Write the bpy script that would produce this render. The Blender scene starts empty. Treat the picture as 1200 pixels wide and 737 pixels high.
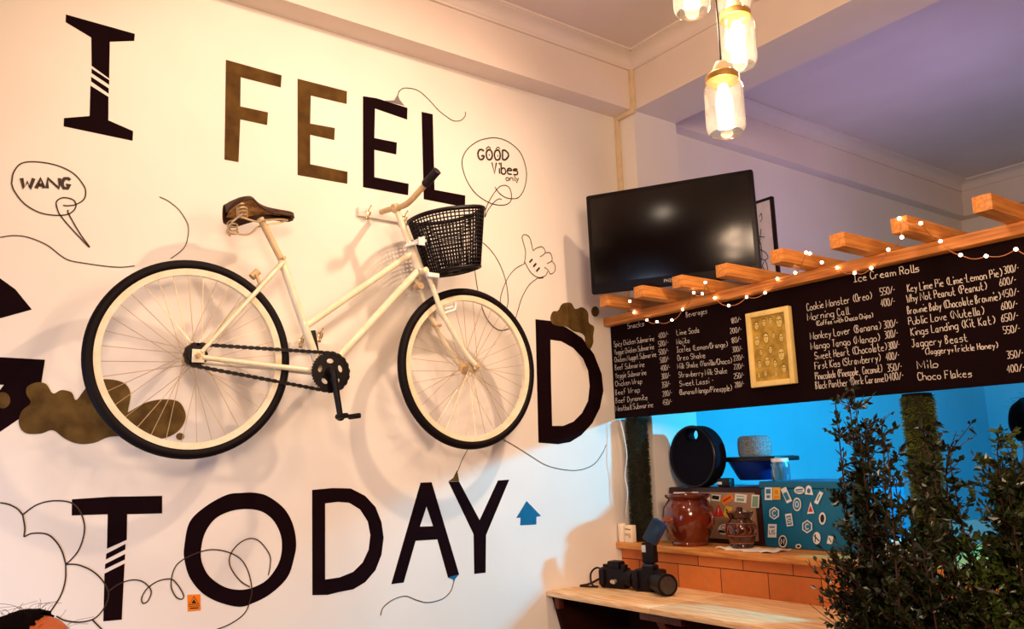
import bpy, bmesh, math, random
import numpy as np
from math import sin, cos, pi, radians, sqrt, atan2
from mathutils import Vector, Matrix

random.seed(7)
scene = bpy.context.scene
COL = scene.collection

# ------------------------------------------------------------------ camera
F_PX, YAW, PIT, ROL = 962.585, radians(53.451), radians(10.307), radians(-1.744)
CAM = np.array([3.0, 0.0, 1.5])
_d = np.array([-sin(YAW)*cos(PIT), cos(YAW)*cos(PIT), sin(PIT)])
_r = np.cross(_d, [0, 0, 1]); _r /= np.linalg.norm(_r); _u = np.cross(_r, _d)
RT, UP = _r*cos(ROL)+_u*sin(ROL), -_r*sin(ROL)+_u*cos(ROL)
cd = bpy.data.cameras.new('camera'); cam = bpy.data.objects.new('camera', cd); COL.objects.link(cam)
cd.sensor_fit = 'HORIZONTAL'; cd.sensor_width = 36; cd.lens = F_PX/1200*36; cd.clip_start = .02
cam.matrix_world = Matrix([[RT[i], UP[i], -_d[i], CAM[i]] for i in range(3)]+[[0, 0, 0, 1]])
scene.camera = cam

# ------------------------------------------------------------------ world, exposure, lights
vs = scene.view_settings
scene.display_settings.display_device = 'sRGB'
vs.view_transform = 'Standard'; vs.look = 'None'; vs.exposure = 0.0; vs.gamma = 1.0; vs.use_curve_mapping = False
try:
    scene.cycles.use_denoising = True
    scene.cycles.max_bounces = 8; scene.cycles.transparent_max_bounces = 16
    scene.cycles.sample_clamp_indirect = 6
except Exception: pass
wd = bpy.data.worlds.new('world'); scene.world = wd; wd.use_nodes = True
wd.node_tree.nodes['Background'].inputs[0].default_value = (.75, .82, 1, 1)
wd.node_tree.nodes['Background'].inputs[1].default_value = .25

def light(kind, name, loc, energy, color, size=.1, target=None, sizey=None, spot=None, blend=.3):
    l = bpy.data.lights.new(name, kind); o = bpy.data.objects.new(name, l); COL.objects.link(o)
    o.location = loc; l.energy = energy; l.color = color
    if kind == 'AREA':
        l.size = size
        if sizey: l.shape = 'RECTANGLE'; l.size_y = sizey
    else: l.shadow_soft_size = size
    if kind == 'SPOT': l.spot_size = spot; l.spot_blend = blend
    if target is not None:
        o.rotation_euler = (Vector(target)-Vector(loc)).to_track_quat('-Z', 'Y').to_euler()
    return o
WARM = (1.0, .70, .48)
light('SPOT', 'ceiling_spot_light', (1.6, 2.25, 3.5), 138, WARM, .05, (0, .95, 1.5), spot=radians(115), blend=.9)
light('SPOT', 'ceiling_spot_light', (1.1, .75, 3.4), 33, (1, .78, .58), .11, (0, 1.2, 2.3), spot=radians(120), blend=.9)
light('AREA', 'room_lamp_light', (4.6, -.4, 2.5), 108, WARM, .9, (1.2, 2.6, 1.3))
dl = light('AREA', 'doorway_daylight', (1.2, -1.5, .8), 11, (.55, .70, 1.0), .8, (0, .15, .95), sizey=1.2); dl.data.spread = radians(80)
light('SPOT', 'kitchen_blue_light', (2.0, 3.9, 1.99), 310, (0, .57, 1.0), .06, (1.0, 4.5, 1.0), spot=radians(160), blend=.2)
light('AREA', 'kitchen_ceiling_fill', (1.0, 4.4, 2.3), 9, (.52, .40, .9), .6, (1.0, 4.0, 3.6))  # added fill, stands for the bounced light on the kitchen ceiling

# ------------------------------------------------------------------ pixel of the photograph -> point on a known plane of the place
def ray(px, py): return (px-600)/F_PX*RT-(py-368.5)/F_PX*UP+_d
def AX(px, py, X=0.): v = ray(px, py); return Vector(CAM+v*((X-CAM[0])/v[0]))
def AY(px, py, Y): v = ray(px, py); return Vector(CAM+v*((Y-CAM[1])/v[1]))
def AZ(px, py, Z): v = ray(px, py); return Vector(CAM+v*((Z-CAM[2])/v[2]))
def AD(px, py, D): return Vector(CAM+ray(px, py)*D)

# ------------------------------------------------------------------ materials
def lin(c): return tuple((x/12.92 if x <= .04045 else ((x+.055)/1.055)**2.4) for x in (v/255 for v in c))
def mat(name, rgb, rough=.5, metal=0., rgb2=None, scale=20., spec=.35, bump=0., stretch=(1, 1, 1), emit=0., coat=0., detail=3.):
    m = bpy.data.materials.new(name); m.use_nodes = True
    nt = m.node_tree; b = nt.nodes['Principled BSDF']
    c = lin(rgb)+(1,)
    b.inputs['Base Color'].default_value = c
    b.inputs['Roughness'].default_value = rough; b.inputs['Metallic'].default_value = metal
    b.inputs['Specular IOR Level'].default_value = spec
    if coat: b.inputs['Coat Weight'].default_value = coat; b.inputs['Coat Roughness'].default_value = .08
    tc = nt.nodes.new('ShaderNodeTexCoord'); mp = nt.nodes.new('ShaderNodeMapping'); nz = nt.nodes.new('ShaderNodeTexNoise')
    mp.inputs['Scale'].default_value = stretch
    nz.inputs['Scale'].default_value = scale; nz.inputs['Detail'].default_value = detail
    nt.links.new(tc.outputs['Object'], mp.inputs[0]); nt.links.new(mp.outputs[0], nz.inputs['Vector'])
    c2 = lin(rgb2) if rgb2 else tuple(x*.9 for x in c[:3])
    rp = nt.nodes.new('ShaderNodeValToRGB')
    rp.color_ramp.elements[0].position = .35; rp.color_ramp.elements[1].position = .65
    rp.color_ramp.elements[0].color = c; rp.color_ramp.elements[1].color = tuple(c2)+(1,)
    nt.links.new(nz.outputs['Fac'], rp.inputs[0]); nt.links.new(rp.outputs[0], b.inputs['Base Color'])
    if bump:
        bp = nt.nodes.new('ShaderNodeBump'); bp.inputs['Strength'].default_value = bump; bp.inputs['Distance'].default_value = .01
        nt.links.new(nz.outputs['Fac'], bp.inputs['Height']); nt.links.new(bp.outputs[0], b.inputs['Normal'])
    if emit:
        b.inputs['Emission Color'].default_value = c; b.inputs['Emission Strength'].default_value = emit
    return m
def glass_mat(name, tint=(1, 1, 1), base=.12):
    m = bpy.data.materials.new(name); m.use_nodes = True; nt = m.node_tree; nt.nodes.clear()
    out = nt.nodes.new('ShaderNodeOutputMaterial'); tr = nt.nodes.new('ShaderNodeBsdfTransparent'); gl = nt.nodes.new('ShaderNodeBsdfGlossy')
    df = nt.nodes.new('ShaderNodeBsdfTranslucent'); mx0 = nt.nodes.new('ShaderNodeMixShader')
    lw = nt.nodes.new('ShaderNodeLayerWeight'); lw.inputs[0].default_value = .35; mx = nt.nodes.new('ShaderNodeMixShader')
    tr.inputs[0].default_value = tint+(1,); gl.inputs['Roughness'].default_value = .08; df.inputs[0].default_value = (1, .95, .85, 1)
    mx0.inputs[0].default_value = base
    nt.links.new(tr.outputs[0], mx0.inputs[1]); nt.links.new(df.outputs[0], mx0.inputs[2])
    nt.links.new(lw.outputs['Facing'], mx.inputs[0]); nt.links.new(mx0.outputs[0], mx.inputs[1]); nt.links.new(gl.outputs[0], mx.inputs[2])
    nt.links.new(mx.outputs[0], out.inputs[0]); return m
def emit_mat(name, rgb, s):
    m = bpy.data.materials.new(name); m.use_nodes = True; nt = m.node_tree; nt.nodes.clear()
    out = nt.nodes.new('ShaderNodeOutputMaterial'); e = nt.nodes.new('ShaderNodeEmission')
    e.inputs[0].default_value = rgb+(1,); e.inputs[1].default_value = s; nt.links.new(e.outputs[0], out.inputs[0]); return m
def brick_mat(name):
    m = mat(name, (196, 104, 44), .75); nt = m.node_tree; b = nt.nodes['Principled BSDF']
    tc = nt.nodes.new('ShaderNodeTexCoord'); mp = nt.nodes.new('ShaderNodeMapping'); br = nt.nodes.new('ShaderNodeTexBrick')
    mp.inputs['Rotation'].default_value = (radians(90), 0, 0)
    br.inputs['Color1'].default_value = lin((232, 136, 66))+(1,); br.inputs['Color2'].default_value = lin((206, 112, 52))+(1,)
    br.inputs['Mortar'].default_value = lin((88, 42, 20))+(1,)
    br.inputs['Scale'].default_value = 1; br.inputs['Brick Width'].default_value = .24; br.inputs['Row Height'].default_value = .104
    br.inputs['Mortar Size'].default_value = .0022; br.inputs['Mortar Smooth'].default_value = .2
    nt.links.new(tc.outputs['Object'], mp.inputs[0]); nt.links.new(mp.outputs[0], br.inputs['Vector'])
    nz = nt.nodes.new('ShaderNodeTexNoise'); nz.inputs['Scale'].default_value = 30; nz.inputs['Detail'].default_value = 5
    nt.links.new(tc.outputs['Object'], nz.inputs['Vector'])
    mx = nt.nodes.new('ShaderNodeMixRGB'); mx.blend_type = 'MULTIPLY'; mx.inputs[0].default_value = .35
    nt.links.new(br.outputs['Color'], mx.inputs[1]); nt.links.new(nz.outputs['Color'], mx.inputs[2]); nt.links.new(mx.outputs[0], b.inputs['Base Color'])
    bp = nt.nodes.new('ShaderNodeBump'); bp.inputs['Strength'].default_value = .6; bp.inputs['Distance'].default_value = .006; bp.invert = True
    nt.links.new(br.outputs['Fac'], bp.inputs['Height']); nt.links.new(bp.outputs[0], b.inputs['Normal'])
    return m

M = dict(
    wall=mat('wall_paint', (236, 226, 214), .62, rgb2=(230, 219, 206), scale=1.7, bump=.04),
    beam=mat('beam_paint', (232, 216, 204), .7, rgb2=(226, 209, 196), scale=2),
    ceil=mat('ceiling_paint', (226, 210, 202), .8, rgb2=(218, 200, 192), scale=1.5),
    trunk=mat('trunking_plastic', (226, 200, 160), .4),
    black=mat('black_wall_paint', (22, 4, 8), .9, rgb2=(18, 3, 6), scale=8, spec=.08),
    brown=mat('brown_sheen_on_black', (92, 66, 26), .8, rgb2=(70, 46, 18), scale=14, spec=.12),  # black letters; the warm sheen of the lamps is put into the colour
    cloud=mat('cloud_grey_brown_paint', (104, 80, 40), .85, rgb2=(78, 56, 26), scale=16, spec=.12),
    line=mat('drawn_line', (52, 34, 20), .6),
    grayline=mat('grey_drawn_line', (120, 110, 110), .6),
    teal=mat('teal_paint', (0, 92, 132), .6),
    bluelit=mat('blue_light_tint', (104, 182, 204), .7, rgb2=(98, 176, 198), scale=2), farwall=mat('brown_wall_paint', (150, 104, 72), .8, rgb2=(140, 96, 66), scale=2), floor=mat('floor_tile', (104, 74, 54), .5, rgb2=(92, 64, 46), scale=3),  # kitchen wall panels: the lamp's blue light is put into their colour
    cream=mat('cream_enamel', (240, 226, 196), .3, rgb2=(232, 214, 178), scale=30, coat=.4),
    dullcream=mat('aged_cream_enamel', (214, 182, 136), .4, rgb2=(196, 160, 112), scale=30),
    rubber=mat('black_rubber', (16, 6, 8), .6, spec=.15), blackmetal=mat('black_metal', (16, 7, 8), .4, .2, spec=.25),
    chrome=mat('worn_chrome', (226, 206, 170), .25, .9), spoke=mat('spoke_steel', (216, 188, 146), .35, .55),
    leather=mat('brown_leather', (74, 44, 22), .5, rgb2=(50, 28, 14), scale=30, spec=.25), under=mat('rusty_saddle_underside', (214, 160, 84), .5, rgb2=(150, 98, 44), scale=40),
    basket=mat('black_plastic', (16, 6, 10), .45, spec=.2), grip=mat('black_grip', (26, 12, 14), .6),
    pine=mat('orange_pine', (222, 150, 74), .5, rgb2=(186, 108, 46), scale=7, stretch=(12, .8, 12)),
    pinebeam=mat('orange_pine_beam', (226, 150, 76), .5, rgb2=(178, 102, 46), scale=8, stretch=(.6, 12, 12)),
    pale=mat('pale_worn_pine', (250, 214, 166), .55, rgb2=(212, 158, 104), scale=9, stretch=(.9, 14, 14), detail=8., bump=.3),
    counterwood=mat('counter_wood', (224, 154, 78), .5, rgb2=(186, 112, 48), scale=8, stretch=(.8, 10, 10)),
    ledgeshade=mat('ledge_shade', (46, 16, 8), .8, rgb2=(38, 12, 6), scale=6, spec=.1), darkwood=mat('dark_red_wood', (96, 40, 20), .5, rgb2=(70, 26, 12), scale=10, stretch=(8, 8, 1)),  # panel colour holds the shade under the ledge
    brick=brick_mat('terracotta_brick'),
    slate=mat('chalkboard_slate', (18, 5, 7), .85, rgb2=(22, 7, 9), scale=5, spec=.06), chalk=mat('chalk', (226, 214, 200), .9),
    tvblack=mat('tv_gloss_black', (6, 1, 2), .2, spec=.4), tvbezel=mat('tv_bezel_black', (12, 3, 5), .4, spec=.2), silver=mat('silver_print', (196, 190, 184), .4),
    paper=mat('sketch_paper', (206, 200, 226), .8), ink=mat('ink', (30, 26, 40), .7), frameblack=mat('frame_black', (22, 12, 14), .4),
    artframe=mat('pale_gold_frame', (238, 206, 128), .45), art=mat('ochre_canvas', (196, 158, 62), .6, rgb2=(150, 116, 40), scale=30), artline=mat('sketch_line', (70, 46, 18), .7), artface=mat('pale_face_paint', (224, 196, 112), .6),
    wire=mat('string_wire', (206, 130, 84), .5), bulb=emit_mat('fairy_bulb', (1, .70, .42), 14.),
    postcore=mat('dark_post_core', (34, 26, 12), .9), grass=mat('artificial_grass', (44, 52, 16), .7, rgb2=(26, 26, 8), scale=30), grassb=mat('bright_artificial_grass', (96, 112, 22), .6, rgb2=(58, 70, 14), scale=20),
    leaf=mat('dark_leaf', (36, 46, 16), .32, rgb2=(18, 24, 8), scale=6, spec=.4), leafb=mat('olive_leaf', (66, 84, 28), .32, rgb2=(30, 40, 12), scale=6, spec=.4), twig=mat('twig_bark', (62, 32, 20), .8), pot=mat('dark_pot', (58, 16, 14), .5), soil=mat('soil', (40, 24, 16), .95),
    mwblack=mat('appliance_dark_frame', (52, 18, 16), .35), mwdoor=mat('appliance_grey_door', (158, 128, 104), .35, rgb2=(146, 112, 84), scale=3, metal=.1), tealbox=mat('teal_box', (8, 104, 142), .5, rgb2=(6, 96, 132), scale=4),
    white=mat('white_plastic', (236, 232, 226), .4), stick=mat('sticker_white', (232, 228, 220), .5), stickb=mat('sticker_blue', (40, 120, 160), .5), sticko=mat('sticker_orange', (232, 128, 32), .5), stickr=mat('sticker_red', (206, 40, 40), .5), sticky=mat('sticker_yellow', (230, 178, 60), .5), stickg=mat('sticker_green', (130, 160, 130), .5), stickk=mat('sticker_black', (24, 20, 22), .5),
    spk=mat('speaker_cloth', (10, 7, 18), .85, rgb2=(14, 10, 22), scale=120, spec=.12), gspk=mat('grey_speaker_mesh', (150, 160, 166), .8, rgb2=(84, 96, 104), scale=220, bump=.3), bluebowl=mat('blue_bowl', (18, 44, 120), .35), tray=mat('black_tray', (16, 10, 18), .4),
    potbrown=mat('brown_glaze', (112, 40, 18), .14, rgb2=(74, 22, 12), scale=7, coat=.6), potemb=mat('glaze_relief', (150, 66, 32), .25), darkglaze=mat('dark_brown_glaze', (78, 36, 22), .14, rgb2=(40, 18, 12), scale=30, coat=.6),
    cloth=mat('white_cloth', (240, 228, 214), .9), candle=mat('frosted_glass', (250, 226, 196), .3), card=mat('cream_card', (246, 222, 186), .6), cork=mat('cork', (170, 110, 50), .8),
    camblack=mat('camera_black', (14, 6, 8), .5, rgb2=(18, 8, 9), scale=60, bump=.1, spec=.18), lens=mat('lens_glass', (10, 16, 30), .05, spec=1.), metal=mat('bright_metal', (220, 214, 206), .3, .8), strapm=mat('black_strap', (24, 10, 10), .7), flashb=mat('flash_blue_black', (24, 44, 66), .35),
    hair=mat('black_hair', (9, 3, 4), .85, spec=.05), skin=mat('warm_skin', (184, 92, 40), .5, rgb2=(174, 84, 34), scale=8), shirt=mat('dark_shirt', (26, 20, 32), .8), trouser=mat('dark_trousers', (30, 28, 36), .85),
    jarcap=mat('jar_cap_brass', (206, 164, 92), .35, .7), socket=mat('lamp_socket', (240, 214, 170), .4), cord=mat('lamp_cord', (36, 22, 16), .6), jarglass=glass_mat('jar_glass', base=.05), filament=emit_mat('filament_glow', (1, .72, .36), 20.), bluejar=glass_mat('clear_glass', (.9, .95, 1), .3),
    door=mat('kitchen_door_paint', (56, 128, 176), .5), plate=mat('plaster_white', (230, 220, 206), .6), sign=mat('orange_sign', (238, 126, 18), .5),
)

# ------------------------------------------------------------------ mesh helpers
def link(name, bm, m=None, parent=None, smooth=True, mats=None, loc=None):
    me = bpy.data.meshes.new(name)
    bmesh.ops.recalc_face_normals(bm, faces=bm.faces[:])
    bm.to_mesh(me); bm.free()
    for x in (mats or [m]): me.materials.append(x)
    o = bpy.data.objects.new(name, me); COL.objects.link(o)
    if smooth:
        for p in me.polygons: p.use_smooth = True
        try: me.set_sharp_from_angle(angle=radians(38))
        except Exception: pass
    if parent: o.parent = parent
    return o
def tag(o, label=None, cat=None, group=None, kind=None):
    for k, v in (('label', label), ('category', cat), ('group', group), ('kind', kind)):
        if v: o[k] = v
    return o
def thing(name, label, cat, loc=(0, 0, 0), rz=0., group=None):
    o = bpy.data.objects.new(name, None); COL.objects.link(o); o.location = loc; o.rotation_euler = (0, 0, rz); o.empty_display_size = .05
    return tag(o, label, cat, group)
def keep(parent, *kids):
    """parent world-space meshes to an Empty that stands at the thing's base"""
    bpy.context.view_layer.update()
    for k in kids: k.parent = parent; k.matrix_parent_inverse = parent.matrix_world.inverted()
def box(bm, a, b, bev=0., mi=0, mtx=None):
    a, b = Vector(a), Vector(b); c = (a+b)/2; s = b-a
    g = bmesh.ops.create_cube(bm, size=1.0)['verts']
    fs = list({f for v in g for f in v.link_faces})
    for v in g: v.co = Vector((v.co.x*s.x, v.co.y*s.y, v.co.z*s.z))+c
    if bev:
        es = list({e for v in g for e in v.link_edges})
        r = bmesh.ops.bevel(bm, geom=es, offset=bev, segments=2, profile=.5, affect='EDGES')
        fs = [f for f in r['faces']]; g = list({v for f in fs for v in f.verts} | {v for v in g if v.is_valid})
        fs = list({f for v in g for f in v.link_faces})
    for f in fs: f.material_index = mi
    if mtx: bmesh.ops.transform(bm, matrix=mtx, verts=g)
    return g
def tube(bm, pts, r, seg=10, closed=False, mi=0, cap=True):
    pts = [Vector(p) for p in pts]; n = len(pts)
    rr = r if isinstance(r, (list, tuple)) else [r]*n
    T = []
    for i in range(n):
        a = pts[(i-1) % n] if (closed or i > 0) else pts[i]; b = pts[(i+1) % n] if (closed or i < n-1) else pts[i]
        t = (b-a); T.append(t.normalized() if t.length > 1e-9 else Vector((0, 0, 1)))
    nrm = T[0].orthogonal().normalized(); rings = []
    for i in range(n):
        nrm = (nrm-T[i]*nrm.dot(T[i])); nrm = nrm.normalized() if nrm.length > 1e-6 else T[i].orthogonal().normalized()
        bn = T[i].cross(nrm)
        rings.append([bm.verts.new(pts[i]+(nrm*cos(2*pi*k/seg)+bn*sin(2*pi*k/seg))*rr[i]) for k in range(seg)])
    m = n if closed else n-1
    for i in range(m):
        A, B = rings[i], rings[(i+1) % n]
        off = 0
        if closed and i == n-1:
            off = min(range(seg), key=lambda o: (A[0].co-B[o].co).length)
        for k in range(seg):
            f = bm.faces.new((A[k], A[(k+1) % seg], B[(k+1+off) % seg], B[(k+off) % seg])); f.material_index = mi
    if cap and not closed:
        for R in (rings[0], rings[-1]):
            f = bm.faces.new(R); f.material_index = mi
def lathe(bm, prof, seg=32, mtx=None, mi=0, close=False):
    rings = []
    for (r, z) in prof:
        if r < 1e-6: rings.append([bm.verts.new((0, 0, z))])
        else: rings.append([bm.verts.new((r*cos(2*pi*k/seg), r*sin(2*pi*k/seg), z)) for k in range(seg)])
    for A, B in zip(rings[:-1], rings[1:]):
        for k in range(seg):
            k2 = (k+1) % seg
            if len(A) == 1 and len(B) == 1: continue
            if len(A) == 1: vs_ = (A[0], B[k2], B[k])
            elif len(B) == 1: vs_ = (A[k], A[k2], B[0])
            else: vs_ = (A[k], A[k2], B[k2], B[k])
            bm.faces.new(vs_).material_index = mi
    if mtx: bmesh.ops.transform(bm, matrix=mtx, verts=[v for R in rings for v in R])
def cyl(bm, a, b, r, seg=16, r2=None, mi=0): tube(bm, [a, b], [r, r if r2 is None else r2], seg, mi=mi)
def torus_pts(c, R, n=72, axis='X', t0=0, t1=2*pi):
    out = []
    for k in range(n):
        t = t0+(t1-t0)*k/n
        out.append(Vector(c)+(Vector((0, cos(t), sin(t)))*R if axis == 'X' else Vector((cos(t), sin(t), 0))*R))
    return out
def spline(pts, n=6, closed=False):
    P = [Vector(p) for p in pts]; out = []; N = len(P)
    if N < 3: return P
    for i in range(N if closed else N-1):
        p0 = P[(i-1) % N] if (closed or i > 0) else P[i]*2-P[i+1]; p1 = P[i]; p2 = P[(i+1) % N]
        p3 = P[(i+2) % N] if (closed or i+2 < N) else p2*2-p1
        for k in range(n):
            t = k/n
            out.append(.5*((2*p1)+(p2-p0)*t+(2*p0-5*p1+4*p2-p3)*t*t+(3*p1-p0-3*p2+p3)*t**3))
    if not closed: out.append(P[-1])
    return out
def ribbon(bm, pts, w, nrm, closed=False, mi=0):
    """flat painted stroke lying in the plane with normal nrm"""
    pts = [Vector(p) for p in pts]; n = len(pts); L = []; nrm = Vector(nrm)
    if n < 2: return
    for i in range(n):
        a = pts[(i-1) % n] if (closed or i > 0) else pts[i]; b = pts[(i+1) % n] if (closed or i < n-1) else pts[i]
        t = (b-a)
        t = t.normalized() if t.length > 1e-9 else Vector((0, 0, 1))
        s = nrm.cross(t).normalized()*w/2
        L.append((bm.verts.new(pts[i]+s), bm.verts.new(pts[i]-s)))
    for i in range(n if closed else n-1):
        (a, b), (c, d) = L[i], L[(i+1) % n]
        bm.faces.new((b, d, c, a)).material_index = mi
def poly(bm, loops, depth=None, mi=0):
    """filled outline with holes; depth = Vector giving it real thickness"""
    es = []
    for lp in loops:
        vs_ = [bm.verts.new(p) for p in lp]
        for i in range(len(vs_)): es.append(bm.edges.new((vs_[i], vs_[(i+1) % len(vs_)])))
    r = bmesh.ops.triangle_fill(bm, use_beauty=True, use_dissolve=False, edges=es)
    fs = [g for g in r['geom'] if isinstance(g, bmesh.types.BMFace)]
    for f in fs: f.material_index = mi
    if depth is not None:
        e = bmesh.ops.extrude_face_region(bm, geom=fs)
        bmesh.ops.translate(bm, vec=depth, verts=[g for g in e['geom'] if isinstance(g, bmesh.types.BMVert)])
        for g in e['geom']:
            if isinstance(g, bmesh.types.BMFace): g.material_index = mi
    return fs

# ------------------------------------------------------------------ hand lettering: pen strokes on a 0..4 by 0..8 grid (baseline 2)
GL = {
 'A': '02 28 42|14 34', 'B': '02 08|08 28 37 26 05|05 25 34 33 22 02', 'C': '47 38 18 06 04 12 32 43', 'D': '02 08|08 28 46 44 22 02', 'E': '48 08 02 42|05 35', 'F': '48 08 02|05 35',
 'G': '47 38 18 06 04 12 32 44 24', 'H': '02 08|42 48|05 45', 'I': '08 48|28 22|02 42', 'J': '18 48|38 33 22 03', 'K': '02 08|48 05 42', 'L': '08 02 42', 'M': '02 08 23 48 42', 'N': '02 08 42 48',
 'O': '18 06 04 12 32 44 46 38 18', 'P': '02 08 38 47 45 05', 'R': '02 08 38 47 46 35 05|25 42', 'S': '47 38 18 07 06 15 35 44 43 32 12 03', 'T': '08 48|28 22', 'V': '08 22 48', 'W': '08 12 26 32 48', 'Y': '08 25 48|25 22', 'U': '08 03 12 32 43 48',
 'a': '35 15 04 03 12 22 34|35 32 42', 'b': '08 02|04 15 35 44 43 32 12 03', 'c': '45 15 04 03 12 42', 'd': '48 42|43 32 12 03 04 15 35 44', 'e': '04 44 35 15 04 03 12 42', 'f': '48 28 17 12|05 35', 'g': '45 15 04 03 12 32 44|45 41 30 10', 'h': '08 02|04 15 35 44 42',
 'i': '15 12|17 18', 'j': '25 21 10|27 28', 'k': '08 02|45 03 42', 'l': '18 12 32', 'm': '02 05|04 15 24 22|24 35 44 42', 'n': '02 05|04 15 35 44 42', 'o': '15 04 03 12 32 43 44 35 15', 'p': '00 05|04 15 35 44 43 32 12 03', 'q': '45 40|44 35 15 04 03 12 32 43', 'r': '02 05|04 15 35', 's': '45 15 04 34 43 32 02', 't': '18 13 22 42|05 35',
 'u': '05 03 12 32 43|45 42', 'v': '05 22 45', 'w': '05 12 24 32 45', 'x': '05 42|45 02', 'y': '05 23|45 10', 'z': '05 45 02 42',
 '0': '18 06 04 12 32 44 46 38 18', '1': '06 28 22', '2': '07 18 38 46 02 42', '3': '08 38 47 25|25 44 43 32 02', '4': '32 38 04 44', '5': '48 08 05 35 44 43 32 02', '6': '38 15 03 12 32 43 44 35 05', '7': '08 48 12', '8': '25 07 18 38 47 25 03 12 32 43 25', '9': '45 15 06 07 18 38 47 45 32',
 '(': '38 16 14 32', ')': '18 36 34 12', '/': '02 48', '-': '15 35', '+': '25 22|04 44', ',': '22 11', '.': '22 23', '^': '07 28 47', '!': '28 24|22 23',
}
def glyph_w(c): return 3.2 if c == ' ' else (2.6 if c in 'il1' else (4.4 if c in '()/-' else (7.6 if c in 'MWNmw' else 5.6)))
def lettering(bm, text, org, ux, uy, width, height, pen, nrm, jit=.12, mi=0, smooth=False):
    """org = baseline start; ux, uy unit vectors of the surface; text is fitted to width, capitals height tall"""
    tw = sum(glyph_w(c) for c in text)-1.4; sx = width/tw; sy = height/6.0; x = 0.
    for c in text:
        if c in GL:
            dy = random.uniform(-.25, .25)*jit*4
            for st in GL[c].split('|'):
                q = [org+ux*((x+int(p[0])*(1.5 if c in 'MWNmw' else 1)+random.uniform(-jit, jit))*sx)+uy*((int(p[1])-2+dy+random.uniform(-jit, jit))*sy) for p in st.split()]
                if smooth and len(q) > 3: q = spline(q, 4)
                ribbon(bm, q, pen, nrm, mi=mi)
        x += glyph_w(c)

# ================================================================== SETTING
CEIL = 3.61; FRONT = -2.6; BACK = 6.8; RIGHT = 5.6
def struct(name, bm, m, parent=None, smooth=False):
    o = link(name, bm, m, parent, smooth); o['kind'] = 'structure'; return o
def sbox(name, a, b, m, bev=0.):
    bm = bmesh.new(); box(bm, a, b, bev); return struct(name, bm, m, smooth=bool(bev))
sbox('floor', (-.15, FRONT-.15, -.1), (RIGHT+.15, BACK+.15, 0), M['floor'])
sbox('ceiling', (-.15, FRONT-.15, CEIL), (RIGHT+.15, BACK+.15, CEIL+.1), M['ceil'])
wall = sbox('wall_left', (-.15, FRONT-.15, 0), (0, BACK+.15, CEIL), M['wall'])
sbox('wall_back', (0, BACK, 0), (RIGHT, BACK+.15, CEIL), M['wall'])
sbox('wall_right', (RIGHT, FRONT-.15, 0), (RIGHT+.15, BACK+.15, CEIL), M['farwall'])
bm = bmesh.new()   # the front wall keeps a doorway to daylight
box(bm, (0, FRONT-.15, 0), (.5, FRONT, CEIL)); box(bm, (2.1, FRONT-.15, 0), (RIGHT, FRONT, CEIL)); box(bm, (.5, FRONT-.15, 2.3), (2.1, FRONT, CEIL))
struct('wall_front', bm, M['farwall'])
# beams: along the mural wall, across the room, along the kitchen wall; the pillar below their meeting
ZB = 3.316
sbox('trim_1', (0, FRONT, ZB), (.125, 2.97, CEIL), M['beam'])
sbox('trim_2', (0, 2.97, ZB), (RIGHT, 3.285, CEIL), M['beam'])
sbox('trim_3', (0, 3.285, 3.335), (.08, BACK, CEIL), M['beam'])
sbox('trim_4', (0, 2.97, 0), (.125, 3.295, ZB), M['wall'])
sbox('trim_5', (.08, BACK-.12, 3.335), (RIGHT, BACK, CEIL), M['beam'])
# cornices: a cove with two small steps, swept along the beam faces
def cornice(name, p0, p1, out, zt=CEIL, w=.085, h=.075):
    p0, p1, out = Vector(p0), Vector(p1), Vector(out)
    prof = [(0, -h), (.012, -h), (.012, -h+.012)]
    for k in range(7):
        t = k/6*pi/2; prof.append((.014+(w-.028)*(1-cos(t)), -h+.014+(h-.028)*sin(t)))
    prof += [(w-.012, -.012), (w, -.012), (w, 0), (0, 0)]
    bm = bmesh.new(); R = [[bm.verts.new(Vector((p.x, p.y, zt))+out*a+Vector((0, 0, b))) for a, b in prof] for p in (p0, p1)]
    n = len(prof)
    for k in range(n): bm.faces.new((R[0][k], R[0][(k+1) % n], R[1][(k+1) % n], R[1][k]))
    bm.faces.new(R[0]); bm.faces.new(R[1]); return struct(name, bm, M['beam'], smooth=True)
cornice('trim_6', (.125, FRONT, 0), (.125, 2.97, 0), (1, 0, 0)); cornice('trim_7', (.125, 2.97, 0), (RIGHT, 2.97, 0), (0, -1, 0))
cornice('trim_8', (.08, 3.285, 0), (.08, BACK-.12, 0), (1, 0, 0)); cornice('trim_9', (.08, BACK-.12, 0), (RIGHT, BACK-.12, 0), (0, -1, 0))
bm = bmesh.new()   # plaster corner piece where the cornices meet
tri = [Vector((.125, 2.97, CEIL-.012)), Vector((.125, 2.80, CEIL-.012))]
for k in range(9):
    t = k/8*pi/2; tri.append(Vector((.125+.17-.10*cos(t)*1.0-.02, 2.97-.17+.10*sin(t)+.02, CEIL-.012)))
tri.append(Vector((.295, 2.97, CEIL-.012)))
poly(bm, [tri], Vector((0, 0, .0119))); struct('trim_10', bm, M['beam'])
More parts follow.
